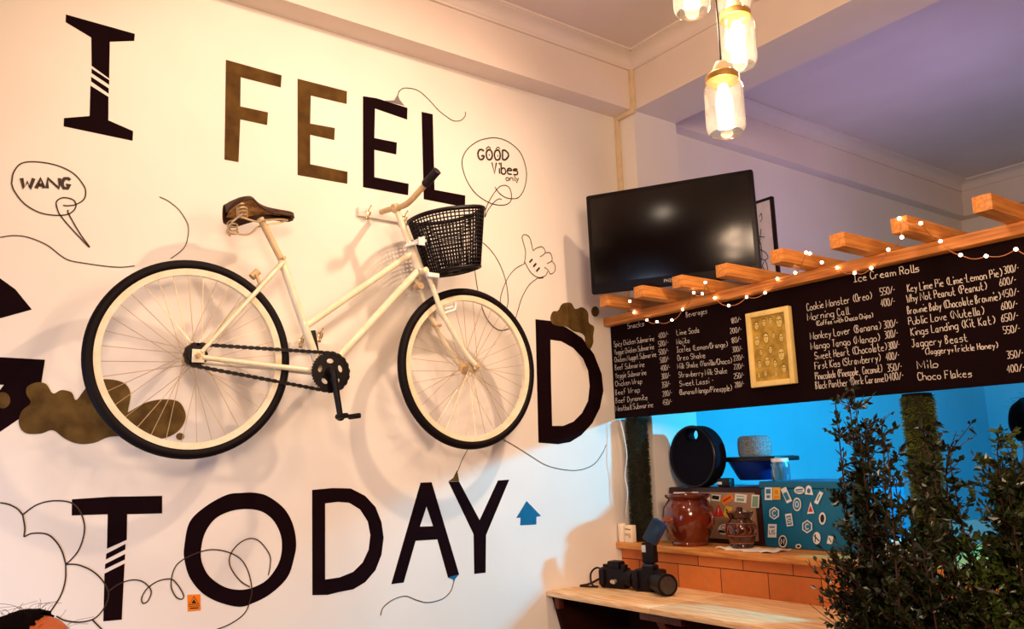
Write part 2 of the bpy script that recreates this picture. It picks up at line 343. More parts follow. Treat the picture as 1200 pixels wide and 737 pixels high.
# cable trunking in the pillar's corner, under the beam and up its end
bm = bmesh.new()
box(bm, (.0005, 2.945, 1.0), (.022, 2.9695, ZB-.022), .002); box(bm, (.0005, 2.945, ZB-.022), (.147, 2.9695, ZB-.0005), .002); box(bm, (.1255, 2.945, ZB-.0005), (.147, 2.9695, CEIL-.075), .002)
struct('trim_11', bm, M['trunk'], smooth=True)
sbox('light_shield', (1.2, 3.3, 2.02), (2.9, 4.55, 2.04), M['plate'])      # added unseen plate, keeps the blue light off ceiling and upper wall
sbox('trim_13', (.0005, 3.297, 1.0), (.004, BACK, 2.25), M['bluelit'])   # added panel over the cream wall, blue light put into its colour
sbox('trim_14', (.005, BACK-.004, 0), (RIGHT, BACK-.0005, 2.25), M['bluelit'])  # same blue light colour laid over the back wall
# kitchen door in the back wall
bm = bmesh.new(); box(bm, (.35, BACK-.05, 0), (1.35, BACK, 2.15), .004)
for x in (.42, .88):
    box(bm, (x, BACK-.062, .15), (x+.40, BACK-.05, 1.0), .006); box(bm, (x, BACK-.062, 1.1), (x+.40, BACK-.05, 2.05), .006)
dr = struct('door_1', bm, M['door'], smooth=True)
bm = bmesh.new(); cyl(bm, (1.28, BACK-.05, 1.02), (1.28, BACK-.10, 1.02), .012); cyl(bm, (1.28, BACK-.10, 1.02), (1.17, BACK-.10, 1.02), .010)
link('door_handle', bm, M['chrome'], dr)

# ================================================================== THE PAINTED MURAL (marks on wall_left)
def W(pts, off): return [AX(x, y, off) for x, y in pts]
NX = Vector((1, 0, 0))
def mark(name, bm, m, label=None):
    o = link(name, bm, m, wall, smooth=False)
    if label: o['label'] = label
    return o
def letter(loops, m, label, smooth=()):
    bm = bmesh.new()
    for i, grp in enumerate(loops):      # each group: outline + holes
        ls = []
        for j, lp in enumerate(grp):
            p = W(lp, .0004)
            if (i, j) in smooth: p = spline(p, 5, True)
            ls.append(p)
        poly(bm, ls, Vector((.0008, 0, 0)))
    return mark('painted_letter', bm, M[m], label)
letter([[[(77.2, 17), (158, 39.7), (157.3, 48), (128.7, 49), (128, 92), (107.4, 77), (107, 44), (77, 26)]],
        [[(107.4, 80.5), (128, 94), (128, 99.4), (107.4, 85.7)]], [[(106.8, 90), (127.4, 103.6), (127.4, 109.8), (106.8, 95.4)]],
        [[(106, 100.3), (127.2, 113.6), (127, 141), (156, 153.7), (155.4, 165), (74.6, 148), (75, 138.4), (105, 136)]]], 'black', 'black serifed capital I with three white slashes')
letter([[[(264.7, 70), (330, 88.3), (329, 102.5), (282, 90.5), (281.6, 124.7), (314, 131.7), (313, 146.6), (281.6, 139.9), (279.5, 190), (263, 187)]]], 'brown', 'black capital F with brown sheen painted in')
letter([[[(348.7, 92.2), (406.6, 107), (406.2, 121.9), (364.2, 112), (363.5, 144.8), (392.4, 150), (391.7, 164.2), (363.5, 157.9), (363.5, 192.4), (407.3, 201.3), (406.9, 215.4), (348.7, 205.1)]]], 'brown', 'black capital E after the F, brown sheen painted in')
letter([[[(425.3, 112.7), (441, 115), (477.5, 126.5), (477.1, 140.2), (439.4, 127.2), (438.7, 161.7), (465.1, 167), (464.4, 181.1), (438.7, 175.5), (438.7, 207.6), (478.9, 215.4), (478.2, 228.8), (425.3, 219.3)]]], 'black', 'black capital E with a painted drip on its top arm')
letter([[[(494, 131), (507.1, 133.9), (509.2, 222.4), (545.2, 229.1), (544.9, 242.9), (496.5, 233.4)]]], 'black', 'black capital L behind the handlebar grip')
letter([[[(37.3, 362.7), (18, 339), (0, 326), (-35, 312), (-80, 318), (-118, 355), (-133, 410), (-120, 470), (-82, 508), (-40, 517), (0, 506), (22, 491), (42, 466), (48.7, 447), (52.8, 421.5), (0, 418.5), (-40, 418), (-40, 449), (4.5, 451), (-6, 464), (-24, 473), (-52, 474), (-78, 452), (-88, 412), (-78, 376), (-50, 361), (-24, 363), (0, 373)]]], 'black', 'black capital G cut by the picture edge')
letter([[[(627.4, 374), (645, 376), (664, 384), (682, 396), (696, 415), (705, 438), (707, 458), (703, 478), (694, 496), (681, 510), (668, 518), (654, 520.5), (631, 518.6)],
         [(645, 398), (645.5, 440), (647, 499), (660, 499), (672, 494), (682, 484), (689, 470), (691, 452), (689, 434), (683, 420), (672, 408), (658, 400)]]], 'black', 'black capital D beside the front wheel')
letter([[[(84.3, 585), (130, 582), (190, 581), (190, 601.6), (149, 602.5), (148.5, 632.5), (125.3, 643), (126.2, 602.6), (84, 604)]],
        [[(124.6, 648.8), (147, 637.3), (146.8, 643.8), (124, 655.6)]], [[(123.3, 660.8), (146.6, 649), (146.3, 655.5), (122.8, 667)]],
        [[(122.4, 672), (146, 660.2), (142.6, 726), (121, 728)]]], 'black', 'black capital T with three white slashes')
oO = [(300, 577.5), (315, 582), (333, 596), (343, 614), (347, 635), (345, 652), (337, 676), (318, 695), (298, 706), (280, 711), (255, 705), (236, 694), (222, 676), (216, 655), (216, 640), (222, 612), (240, 594), (265, 580), (283, 577.5)]
oI = [(290, 596.5), (308, 600), (322, 612), (330, 632), (328, 656), (316, 676), (302, 686), (284, 691), (264, 688), (246, 676), (237, 660), (235.5, 645), (240, 625), (252, 608), (270, 599)]
letter([[oO, oI]], 'black', 'large black letter O round', ((0, 0), (0, 1)))
letter([[[(365.7, 574), (390, 571.8), (411, 572.3), (428, 581), (440, 594), (447, 612), (449.5, 630), (447, 650), (440, 668), (428, 682), (414, 690.5), (398, 693.5), (384, 697), (366, 697.3)],
         [(381, 589.8), (381, 679), (398, 676.5), (414, 670), (425, 659), (432, 644), (434, 627), (431, 611), (422, 597), (409, 589), (396, 588)]]], 'black', 'black capital D between O and A')
letter([[[(492.8, 565.5), (505.8, 565), (538, 673), (525, 677), (512.5, 632), (487, 633.6), (473, 682.6), (458.5, 684.5)], [(499.8, 593.5), (492, 617), (507.5, 616.5)]]], 'black', 'black capital A with a blue drip below')
letter([[[(525.5, 564.5), (538, 564.3), (562, 609.5), (583.5, 563), (596.7, 562), (569.5, 627), (569, 671), (555.7, 672.5), (555, 626)]]], 'black', 'black capital Y with a brown drip on top')

def strokes(name, lines, w, m, label, off=.0022, closed=(), n=7):
    bm = bmesh.new()
    for i, l in enumerate(lines):
        ribbon(bm, spline(W(l, off), n, i in closed), w, NX, i in closed)
    return mark(name, bm, M[m], label)
# speech bubbles with their words
b1 = strokes('speech_bubble', [[(13.6, 215), (16, 202), (25, 191.5), (42, 189.5), (66, 193.5), (86, 203), (98, 217), (100.5, 226), (98, 234), (89, 239.5), (80, 241), (74, 240.5)],
    [(13.6, 215), (17, 224), (28, 238), (44, 248), (60, 251.8), (76, 251.8), (85, 248), (89, 241.5), (87, 235), (80, 232), (72, 232), (66, 237), (68, 247), (72, 254), (84, 268), (105, 289.8), (94, 274), (84, 257), (79.5, 248), (80.5, 246)]], .0042, 'line', 'outlined speech bubble reading WANG')
def wall_text(text, x0, y0, x1, y1, h, pen, m, parent, off=.0022, smooth=False):
    a, b = AX(x0, y0, off), AX(x1, y1, off); up = AX(x0, y0-h, off)-a
    bm = bmesh.new(); ux = (b-a); w = ux.length; lettering(bm, text, a, ux.normalized(), Vector((0, 0, 1)), w, up.length, pen, NX, .08, smooth=smooth)
    return link('lettering', bm, M[m], parent, smooth=False)
t_ = wall_text('WANG', 24.5, 220.5, 82, 220.5, 12, .011, 'line', wall); t_['label'] = 'hand written word WANG'
b2 = strokes('speech_bubble', [[(580, 219), (585, 226), (592, 231), (600, 232.8), (608, 231), (614, 222), (617, 208), (616, 195), (610, 179), (598, 167.5), (585, 162), (573, 161.8), (560, 165.5), (548, 174.5), (542, 186), (542.5, 198), (548, 213), (557, 226), (568, 234.5), (580, 239.5), (592, 240), (598.5, 235.5), (599.5, 228), (597, 220), (591, 217), (584, 220), (576, 231), (570, 243), (568.2, 254.5), (572, 246), (579, 237), (584.5, 233), (588, 233.5)]], .0042, 'line', 'outlined speech bubble reading GOOD Vibes only')
for tx in (('GOOD', 560.5, 186.5, 596, 187, 11, .009), ('Vibes', 577, 203, 607, 204.5, 13, .0075), ('only', 593, 211.5, 608, 212, 7, .0045)):
    wall_text(*tx, 'line', wall, smooth=True)['label'] = 'hand written word '+tx[0]
strokes('lettering', [[(569.5, 174.5), (572.5, 171.8), (575, 174)], [(581, 174.5), (583.8, 172.3), (586, 174.5)], [(573.2, 180.5), (573.6, 182.5)], [(583.2, 181.5), (583.6, 183.5)]], .005, 'line', 'small accents and dots on the two Os of GOOD', n=2)
# loose doodle lines
DL = [
 ('thin drawn curl rising behind the rear wheel top', [[(0, 278), (16, 276), (33, 278), (55, 287), (72, 300), (83, 305.5), (100, 308.5), (125, 312), (143, 313), (158, 311.5)]], .0035),
 ('thin drawn hook above the rear wheel', [[(187, 230.5), (198, 236), (210, 246), (219, 260), (221, 270), (218, 286), (211, 295), (200, 303)]], .0030),
 ('thin drawn squiggle right of the E drip', [[(466, 113), (468.5, 106), (476, 103), (490, 106), (502, 116), (514, 129), (524, 137), (532, 141.5), (540, 141), (545, 136), (545.5, 131)]], .0035),
 ('drawn line looping down beside the basket', [[(553.5, 281), (565, 284), (576, 294), (586, 310), (593, 330), (595.5, 350), (594, 362)], [(556.5, 317), (560, 340), (565, 360), (571, 374), (580, 384), (588, 387), (600, 384)]], .0035),
 ('thin drawn line from the front wheel to the chalkboard', [[(588, 514), (604, 523), (620, 533), (640, 545), (662, 550.5), (680, 550.5), (696, 544), (706, 531), (710.5, 521)]], .0032),
 ('thin drawn thread above the Y', [[(549, 525), (542, 538), (536, 553)]], .0032),
 ('drawn tail curling below the A', [[(531.5, 683), (528, 693), (518, 702), (501, 706), (488, 703), (475, 698.5), (460, 703), (449, 712), (446, 721)]], .0034),
 ('outlined flower petals in the lower corner', [[(0, 589), (10, 591), (20, 596), (26.5, 603)], [(26.5, 603), (29, 618), (28, 629)], [(26.5, 603), (42, 592), (60, 587), (80, 588), (91, 595), (98, 610), (98.5, 625), (93, 643), (84, 655), (77, 661)], [(28, 629), (38, 625), (55, 626), (66, 635), (73, 647), (77, 661)], [(77, 661), (76.5, 680), (71, 698), (59, 717)], [(77, 661), (92, 662), (108, 669), (120, 680), (127, 694), (125, 706), (118, 718), (108, 726), (92, 729), (76, 727), (66, 722)], [(108, 726), (119, 737), (132, 748)]], .0044),
 ('looping drawn line running through the T and the O', [[(127, 693), (140, 684), (155, 679.5), (168, 682), (177, 692), (174, 703), (168, 707), (166, 701), (172, 690), (185, 681), (200, 678.5), (208, 685), (215, 697), (213, 702), (206, 699), (200.5, 686), (204, 667), (214, 656), (235, 646.5), (252, 644), (270, 648), (283, 656), (291, 670), (295, 688), (294, 700), (287, 718), (270, 731), (250, 739)], [(293, 688), (281, 680), (270, 664), (270, 650), (280, 637), (293, 631), (305, 635), (316, 650), (316.5, 663), (314.5, 674)]], .0040),
 ('drawn cuffed arm lines under the pointing hand', [[(614.5, 309), (604, 315), (595, 326), (588, 343), (586, 356)], [(631, 325), (620, 334), (612, 348), (608, 360), (604, 374)]], .0036),
]
for lb, ls, w in DL: strokes('doodle_line', ls, w, 'line', lb)
strokes('drawn_hand', [[(614.5, 309), (616, 295), (613, 283), (612, 277), (616, 274.8), (621, 279), (624.5, 293)], [(624.5, 294), (630, 290), (636, 289.5), (639, 296), (633, 301)], [(639, 296), (645, 296.5), (647, 305), (641, 309)], [(647, 306), (650.5, 311), (650, 318), (645, 321), (642.5, 316.5), (638, 313)], [(642, 318), (639, 323), (631, 325), (622, 319), (614.5, 306)], [(631, 326), (637, 325.5)]], .0036, 'line', 'drawn cartoon hand with raised thumb', n=5)
strokes('drawn_hand', [[(620.5, 307.5), (624, 303.5)], [(625, 312.5), (628.5, 308.5)], [(628.5, 318), (632.5, 313.5)]], .009, 'line', 'three short dashes on the hand', n=2)
# painted drips
for pts, m, lb in (([(450, 118), (462, 117.5), (466, 111), (468.5, 117), (474, 124)], 'grayline', 'grey drip on the black E'), ([(525.5, 564), (531, 560), (535.5, 551), (537, 558), (538, 564)], 'cloud', 'brown drip on the Y'), ([(525, 676.5), (531, 679), (531.5, 684), (533.5, 678), (538, 673)], 'teal', 'blue drip under the A')):
    bm = bmesh.new(); poly(bm, [W(pts, .0014)], Vector((.0006, 0, 0))); mark('painted_drip', bm, M[m], lb)
def cloud(loops, lb):
    bm = bmesh.new()
    for k, l in enumerate(loops): poly(bm, [spline(W(l, .0014+.0003*k), 4, True)], Vector((.0008, 0, 0)))
    return mark('painted_cloud', bm, M['cloud'], lb)
def blob(cx, cy, rx, ry, n=14): return [(cx+rx*cos(2*pi*k/n), cy+ry*sin(2*pi*k/n)) for k in range(n)]
cloud([[(22, 492), (26, 481), (36, 472), (31, 462), (32, 453), (43, 448), (54, 450), (62, 461), (72, 457), (84, 460), (89, 469), (98, 458), (104, 451), (116, 445), (133, 445), (147, 450), (153, 462), (150, 481), (152, 482), (170, 472), (190, 468), (208, 470), (216, 480), (217, 492), (208, 506), (190, 514), (172, 513), (150, 511), (128, 512), (110, 519), (92, 520), (76, 514), (62, 504), (48, 508), (32, 508), (24, 502)]], 'brown grey painted smoke cloud behind the rear wheel')
cloud([blob(211, 511.5, 4.8, 4.2)], 'small brown dot below the smoke cloud'); cloud([blob(3, 469, 9, 9.5)], 'small brown puff on the G')
cloud([[(645, 372), (648, 365), (654, 364), (659, 356), (669, 355), (674, 362), (682, 360), (689, 366), (690, 378), (696, 383), (695, 394), (695, 402), (691, 409), (686, 402), (685, 394), (680, 390), (672, 388), (664, 383), (654, 382), (647, 379)]], 'brown grey painted smoke cloud on top of the D')
cloud([blob(697.5, 365, 4.6, 6)], 'small brown dot beside the D cloud')
bm = bmesh.new(); poly(bm, [W([(617, 587), (634, 604.5), (628.5, 605.5), (628.5, 614.5), (609.5, 615.5), (610, 606.5), (605, 606.8)], .0006)], Vector((.0008, 0, 0))); mark('painted_arrow', bm, M['teal'], 'small teal arrow pointing up')

# orange warning sticker on the wall
ws = AX(227, 706, .001)
t = thing('warning_sticker', 'small orange warning sticker on the mural wall beside the letter O', 'sticker', ws)
bm = bmesh.new(); poly(bm, [W([(219.5, 697), (234.5, 696.3), (235, 715), (220, 716.5)], .0006)], Vector((.0012, 0, 0))); a1 = link('sticker_sheet', bm, M['sign'], smooth=False)
bm = bmesh.new(); ribbon(bm, W([(227.2, 699), (233, 708), (221.5, 708.5)], .0022), .0035, NX, True); poly(bm, [W([(227.2, 702), (230.3, 707), (224.2, 707.2)], .0022)])
ribbon(bm, W([(220.5, 710.5), (234.4, 709.8)], .0022), .002, NX); ribbon(bm, W([(222.5, 712.8), (232.5, 712.2)], .0022), .004, NX); a2 = link('warning_symbol', bm, M['stickk'], smooth=False)
keep(t, a1, a2)

# ================================================================== COAT HOOK RAILS
def hook_rail(p0, p1, p2, hooks, label):
    a, b, c = AX(*p0, .0), AX(*p1, .0), AX(*p2, .0)
    t = thing('hook_rail', label, 'hook rail', a, group='white hook rails on the mural wall')
    bm = bmesh.new(); box(bm, (.0005, a.y, b.z), (.016, c.y, a.z), .003); kids = [link('board', bm, M['plate'])]
    for (hx, hy) in hooks:
        q = AX(hx, hy, .016); bm = bmesh.new()
        tube(bm, spline([q+Vector((-.001, 0, -.012)), q+Vector((.012, 0, -.012)), q+Vector((.026, 0, -.002)), q+Vector((.03, 0, .012))], 4), .0032, 8)
        tube(bm, spline([q+Vector((-.001, 0, .012)), q+Vector((.014, 0, .016)), q+Vector((.036, 0, .028))], 4), .0032, 8)
        box(bm, q+Vector((-.001, -.007, -.02)), q+Vector((.003, .007, .02)), .001)
        kids.append(link('hook', bm, M['chrome']))
    keep(t, *kids)
hook_rail((418, 243), (420, 254), (478, 262), ((430.5, 251), (473, 257)), 'white hook rail on the wall behind the handlebar stem')
hook_rail((338, 401), (340, 411), (387, 404), ((352, 401), (374, 395)), 'white hook rail on the wall behind the seat tube')

# ================================================================== BICYCLE hung on the wall
XB = .20
bike = thing('bicycle', 'cream step-through bicycle with black front basket hanging on the mural wall', 'bicycle', AX(217, 538.5, XB))
BK = []
def bpart(name, bm, m, label=None, parent=None):
    o = link(name, bm, m)
    if label: o['label'] = label
    if parent is None: BK.append(o)
    else: o.parent = parent
    return o
R_T = .331
def bwheel(c, hub_w, cog):
    bm = bmesh.new()
    tube(bm, torus_pts(c, R_T-.017, 96), .0175, 12, closed=True)
    ty = bpart('wheel', bm, M['rubber'], 'black tyre with cream rim and thin spokes')
    bm = bmesh.new(); ri = R_T-.052; ro = R_T-.031      # rim section swept round the hub
    prof = [(-.010, ri), (.010, ri), (.0125, ro), (-.0125, ro)]
    N = 96; rg = []
    for k in range(N):
        th = 2*pi*k/N
        rg.append([bm.verts.new(c+Vector((x, r*cos(th), r*sin(th)))) for x, r in prof])
    for k in range(N):
        A, B = rg[k], rg[(k+1) % N]
        for j in range(4): bm.faces.new((A[j], A[(j+1) % 4], B[(j+1) % 4], B[j]))
    bpart('rim', bm, M['cream'], parent=ty)
    bm = bmesh.new()
    for s in (-1, 1):
        for k in range(18):
            th = 2*pi*(k+(.25 if s > 0 else .75))/18; ph = th+(1 if k % 2 else -1)*.95
            a = c+Vector((s*hub_w*.5, .021*cos(ph), .021*sin(ph))); b = c+Vector((0, (ri+.002)*cos(th), (ri+.002)*sin(th)))
            tube(bm, [a, b], .00115, 5, cap=False)
    bpart('spokes', bm, M['spoke'], parent=ty)
    bm = bmesh.new(); cyl(bm, c-Vector((hub_w*.5, 0, 0)), c+Vector((hub_w*.5, 0, 0)), .013)
    for s in (-1, 1): cyl(bm, c+Vector((s*hub_w*.5-.003, 0, 0)), c+Vector((s*hub_w*.5+.003, 0, 0)), .025, 24)
    cyl(bm, c-Vector((.072, 0, 0)), c+Vector((.072, 0, 0)), .0055, 10)
    for s in (-1, 1): cyl(bm, c+Vector((s*.058, 0, 0)), c+Vector((s*.068, 0, 0)), .010, 6)
    bpart('hub', bm, M['dullcream'], parent=ty)
    return ty
CR = Vector((XB, .753, 1.877)); CF = Vector((XB, 1.850, 1.893))
bwheel(CR, .07, True); bwheel(CF, .066, False)
def P(x, y, dx=0.): return AX(x, y, XB+dx)
# frame
seat_top, seat_bot = P(330, 305), P(377, 440)
head_top, head_bot = P(467, 252), P(491, 315)
bb = P(379, 437)
bm = bmesh.new()
tube(bm, [seat_top, seat_bot], .0150, 16)
tube(bm, [P(356.5, 383.5), P(482, 297)], .0125, 14); tube(bm, [P(382, 434.5), P(489, 318.5)], .0145, 14)
hd = (head_top-head_bot).normalized()
tube(bm, [head_bot-hd*.012, head_bot+hd*.10], .018, 16)
cyl(bm, bb-Vector((.036, 0, 0)), bb+Vector((.036, 0, 0)), .021, 20)
fr = bpart('frame', bm, M['cream'])
bm = bmesh.new()
for s in (-1, 1):
    e = CR+Vector((s*.058, 0, 0)); up_ = seat_top+Vector((s*.014, 0, -.012))
    tube(bm, [e+Vector((0, .012, .012)), e.lerp(up_, .3)+Vector((s*.004, 0, 0)), up_], [.0075, .008, .0085], 10)
    tube(bm, [e+Vector((0, .014, -.004)), e.lerp(bb, .5)+Vector((-s*.004, 0, 0)), bb+Vector((s*.022, -.012, .002))], [.0085, .0095, .0105], 10)
    box(bm, e+Vector((-.003, -.018, -.022)), e+Vector((.003, .022, .022)), .002)
    # bridge bolt and clamp on the seat stay
bpart('stays', bm, M['cream'], parent=fr)
bm = bmesh.new(); q = P(300, 321, .012); cyl(bm, q+Vector((-.014, -.010, -.010)), q+Vector((-.014, .012, .014)), .013, 14); tube(bm, [q, q+Vector((0, .012, -.030))], .006, 8); bpart('dynamo_clamp', bm, M['dullcream'], parent=fr); bm = bmesh.new(); cyl(bm, seat_top+Vector((-.02, 0, 0)), seat_top+Vector((.028, 0, .004)), .006, 10)
bpart('seat_bolt', bm, M['dullcream'], parent=fr)
# seat post and sprung saddle, tipped so its underside shows
bm = bmesh.new(); sp = P(307, 260); tube(bm, [sp+(sp-seat_top).normalized()*.015, seat_top], .0122, 14); bpart('seat_post', bm, M['dullcream'])
sy0, sy1 = P(263, 246), P(346, 252)
bm = bmesh.new(); N = 22; top = []; bot = []
L_ = (sy1.y-sy0.y); yr = sy0.y
for i in range(N+1):
    t = i/N
    hw = .088*sqrt(max(0, 1-((t-.30)/.31)**2)) if t < .3 else .088-.066*(1-(1-min(1, (t-.3)/.42))**2)
    if t > .9: hw *= sqrt(max(.0, 1-((t-.9)/.105)**2))
    if i == 0: hw = .02
    zc = sy0.z-.012+(.020*sin(min(1, t/.28)*pi/2) if t < .28 else .020-.012*((t-.28)/.72)**.8) + (sy1.z-sy0.z)*t*.4
    row = []
    for k in range(13):
        a = pi*k/12
        row.append(Vector((XB+hw*cos(a), yr+L_*t, zc+.020+(.016*sin(a)-.030*(1-sin(a))*(1.0-.5*t)))))
    top.append(row)
V = [[bm.verts.new(p) for p in r] for r in top]
for i in range(N):
    for k in range(12): bm.faces.new((V[i][k], V[i][k+1], V[i+1][k+1], V[i+1][k]))
sd = bpart('saddle', bm, M['leather'])
so = sd.modifiers.new('thick', 'SOLIDIFY'); so.thickness = .004
bm = bmesh.new()   # underside plate, rails and coil springs
und = [bm.verts.new(r[0]*.5+r[12]*.5+Vector((0, 0, .012))) for r in top]
for i in range(2, N-4):
    a, b = top[i], top[i+1]
    f = [bm.verts.new(x) for x in (a[1].lerp(a[11], .06)+Vector((0, 0, .010)), a[11].lerp(a[1], .06)+Vector((0, 0, .010)), b[11].lerp(b[1], .06)+Vector((0, 0, .010)), b[1].lerp(b[11], .06)+Vector((0, 0, .010)))]
    bm.faces.new(f)
for v in und: bm.verts.remove(v)
bpart('saddle_pan', bm, M['under'], parent=sd)
bm = bmesh.new()
for s in (-1, 1):
    q = Vector((XB+s*.052, yr+.045, sy0.z-.052))
    tube(bm, [q+Vector((.017*cos(a*.9), .017*sin(a*.9), .0021*a)) for a in [k*.45 for k in range(48)]], .0030, 6)
    tube(bm, spline([q+Vector((0, -.012, 0)), q+Vector((-s*.01, .05, -.004)), Vector((XB+s*.02, yr+.13, sy0.z-.030)), Vector((XB+s*.012, yr+.20, sy0.z-.008)), Vector((XB, yr+L_*.9, sy0.z+.002))], 5), .0036, 7)
tube(bm, spline([Vector((XB-.07, yr+.04, sy0.z-.052)), Vector((XB-.03, yr+.015, sy0.z-.066)), Vector((XB+.03, yr+.015, sy0.z-.066)), Vector((XB+.07, yr+.04, sy0.z-.052))], 5), .0036, 7)
bpart('saddle_springs', bm, M['spoke'], parent=sd)
# fork and steerer
bm = bmesh.new()
tube(bm, [head_bot+hd*.09, P(463.5, 243)], .0125, 14)
for s in (-1, 1):
    cr = head_bot-hd*.015+Vector((s*.045, 0, 0)); tip = CF+Vector((s*.052, 0, 0)); dn = -hd
    tube(bm, spline([cr, cr+dn*.10, cr+dn*.19, tip.lerp(cr+dn*.27, .45), tip], 6), [.012]*9+[.011]*8+[.009]*8 if False else .0105, 12)
    box(bm, tip+Vector((-.003, -.012, -.014)), tip+Vector((.003, .012, .012)), .002)
cyl(bm, head_bot-hd*.015+Vector((-.047, 0, 0)), head_bot-hd*.015+Vector((.047, 0, 0)), .013, 14)
fk = bpart('fork', bm, M['cream'])
# headset, lamp bracket, brake caliper
bm = bmesh.new(); tube(bm, [head_bot+hd*.095, head_bot+hd*.115], .021, 18); bpart('headset_cup', bm, M['chrome']); bm = bmesh.new(); tube(bm, [head_bot-hd*.012, head_bot-hd*.002], .0215, 18); bpart('headset_cup', bm, M['chrome'])
bm = bmesh.new(); q = P(525, 366, .045)
tube(bm, [q+Vector((0, -.02, -.006)), q+Vector((.004, .03, .012))], .0055, 8); tube(bm, [q+Vector((0, -.015, .012)), q+Vector((.004, .02, .024))], .004, 8); tube(bm, [q+Vector((.004, .03, .012)), q+Vector((.004, .036, .04))], .005, 8); bpart('brake_caliper', bm, M['white'])
bm = bmesh.new(); q = P(494, 336, .02); cyl(bm, q+Vector((-.02, -.014, 0)), q+Vector((.02, -.014, 0)), .013, 16); bpart('brake_bolt', bm, M['dullcream']); bm = bmesh.new(); cyl(bm, P(508, 382, -.04), P(517, 381, -.04), .006, 10); bpart('brake_bolt', bm, M['dullcream'])
# handlebar: sweeps out towards the room, its far end turned back to the wall
bm = bmesh.new(); st = P(464, 244)
tube(bm, [st+Vector((0, -.012, -.004)), st+Vector((0, .010, .004))], .019, 16); 
hb = spline([AX(447, 248.5, .06), AX(456, 245.5, .13), st, AX(478, 238, .27), AX(495, 220, .34)], 6)
tube(bm, hb, .0118, 14); he = bpart('handlebar', bm, M['dullcream'])
bm = bmesh.new(); g0, g1 = AX(493, 222, .335), AX(512, 200.5, .42); dg = (g1-g0)
tube(bm, [g0+dg*.25, g0+dg*.3, g0+dg*.95, g0+dg*1.02, g0+dg*1.05], [.015, .0175, .0165, .0175, .010], 16); bpart('grip', bm, M['grip'], 'black rubber grip', he)
bm = bmesh.new(); tube(bm, [hb[-1], g0+dg*.3], .0118, 12); bpart('bar_end', bm, M['dullcream'], parent=he)
# chainring, chain, cog, crank, pedal
XC = XB+.045
cc = P(387, 436, .045); Rc = .082*R_T/.331*.82
bm = bmesh.new(); NT = 40
def ring_plate(c, ro, ri, x0, x1, nt, tooth, holes=0):
    outer = []
    for k in range(nt*2):
        th = 2*pi*k/(nt*2); outer.append((c.y+(ro+(tooth if k % 2 else 0))*cos(th), c.z+(ro+(tooth if k % 2 else 0))*sin(th)))
    loops = [[Vector((x0, y, z)) for y, z in outer]]
    if ri: loops.append([Vector((x0, c.y+ri*cos(2*pi*k/32), c.z+ri*sin(2*pi*k/32))) for k in range(32)])
    for h in range(holes):
        th = 2*pi*h/holes+.35; lp = []
        for k in range(14):
            a = 2*pi*k/14; da = .34*cos(a); rr = ro*.60+ro*.13*sin(a)
            lp.append(Vector((x0, c.y+rr*cos(th+da), c.z+rr*sin(th+da))))
        loops.append(lp)
    poly(bm, loops, Vector((x1-x0, 0, 0)))
ring_plate(cc, Rc, 0, XC-.003, XC+.003, NT, .005, 5)
cyl(bm, cc-Vector((.035, 0, 0)), cc+Vector((.022, 0, 0)), .020, 18)
bpart('chainring', bm, M['blackmetal'], 'black slotted chainring')
bm = bmesh.new(); cg = CR+Vector((.045, 0, 0)); cg.z += .004; ring_plate(cg, .034, .010, XC-.002, XC+.002, 18, .004); ring_plate(cg, .030, .010, XC+.002, XC+.008, 18, 0)
bpart('rear_cog', bm, M['blackmetal'])
bm = bmesh.new()
dcy = cc-cg; dst = sqrt(dcy.y**2+dcy.z**2); ang = atan2(dcy.z, dcy.y); off = math.acos((.036-(Rc+.002))/dst)
pth = []
ta, tb = ang+off, ang-off
rA, rB = .036, Rc+.002
for k in range(13):  # around the cog
    t = ta+(2*pi-2*off)*k/12; pth.append(Vector((XC, cg.y+rA*cos(t), cg.z+rA*sin(t))))
for k in range(25):
    t = tb+(2*off)*k/24; pth.append(Vector((XC, cc.y+rB*cos(t), cc.z+rB*sin(t))))
# walk the loop and lay links at half-inch pitch
def walk(loop, step):
    out = []; n = len(loop); acc = 0.
    for i in range(n):
        a, b = loop[i], loop[(i+1) % n]; l = (b-a).length
        while acc < l: out.append((a.lerp(b, acc/l), (b-a).normalized())); acc += step
        acc -= l
    return out
for k, (p, d) in enumerate(walk(pth, .0115)):
    mt = Matrix.Translation(p) @ Matrix.Rotation(atan2(d.z, d.y), 4, 'X'); w_ = .0050 if k % 2 else .0036
    box(bm, (-w_, -.0064, -.0062 if k % 2 else -.0045), (w_, .0064, .0062 if k % 2 else .0045), 0, mtx=mt)
bpart('chain', bm, M['blackmetal'], 'black roller chain')
bm = bmesh.new(); c0 = cc+Vector((.024, 0, 0)); c1 = P(399, 489, .075)
tube(bm, [c0, c0.lerp(c1, .5), c1], [.0145, .0115, .0105], 12); cyl(bm, c0-Vector((.006, 0, 0)), c0+Vector((.010, 0, 0)), .017, 16); cyl(bm, c1-Vector((.009, 0, 0)), c1+Vector((.008, 0, 0)), .0125, 14)
ck = bpart('crank_arm', bm, M['blackmetal'])
bm = bmesh.new(); c2 = c1+Vector((.105, .004, .0)); 
cyl(bm, c1, c2, .006, 10)
for s in (-1, 1): box(bm, c1+Vector((.022, s*.024-.007, -.009)), c1+Vector((.104, s*.024+.007, .009)), .004)
for k in range(4): cyl(bm, c1+Vector((.024+.025*k, -.03, 0)), c1+Vector((.024+.025*k, .03, 0)), .0045, 8)
bpart('pedal', bm, M['rubber'], 'black pedal', ck)
c3 = cc+Vector((-.09, 0, 0)); c4 = c3+(c0-c1)*1.0; c4.x = c3.x-.012
bm = bmesh.new(); tube(bm, [c3, c4], .0115, 12); cyl(bm, c3, cc, .010, 12); bpart('crank_arm', bm, M['blackmetal'])
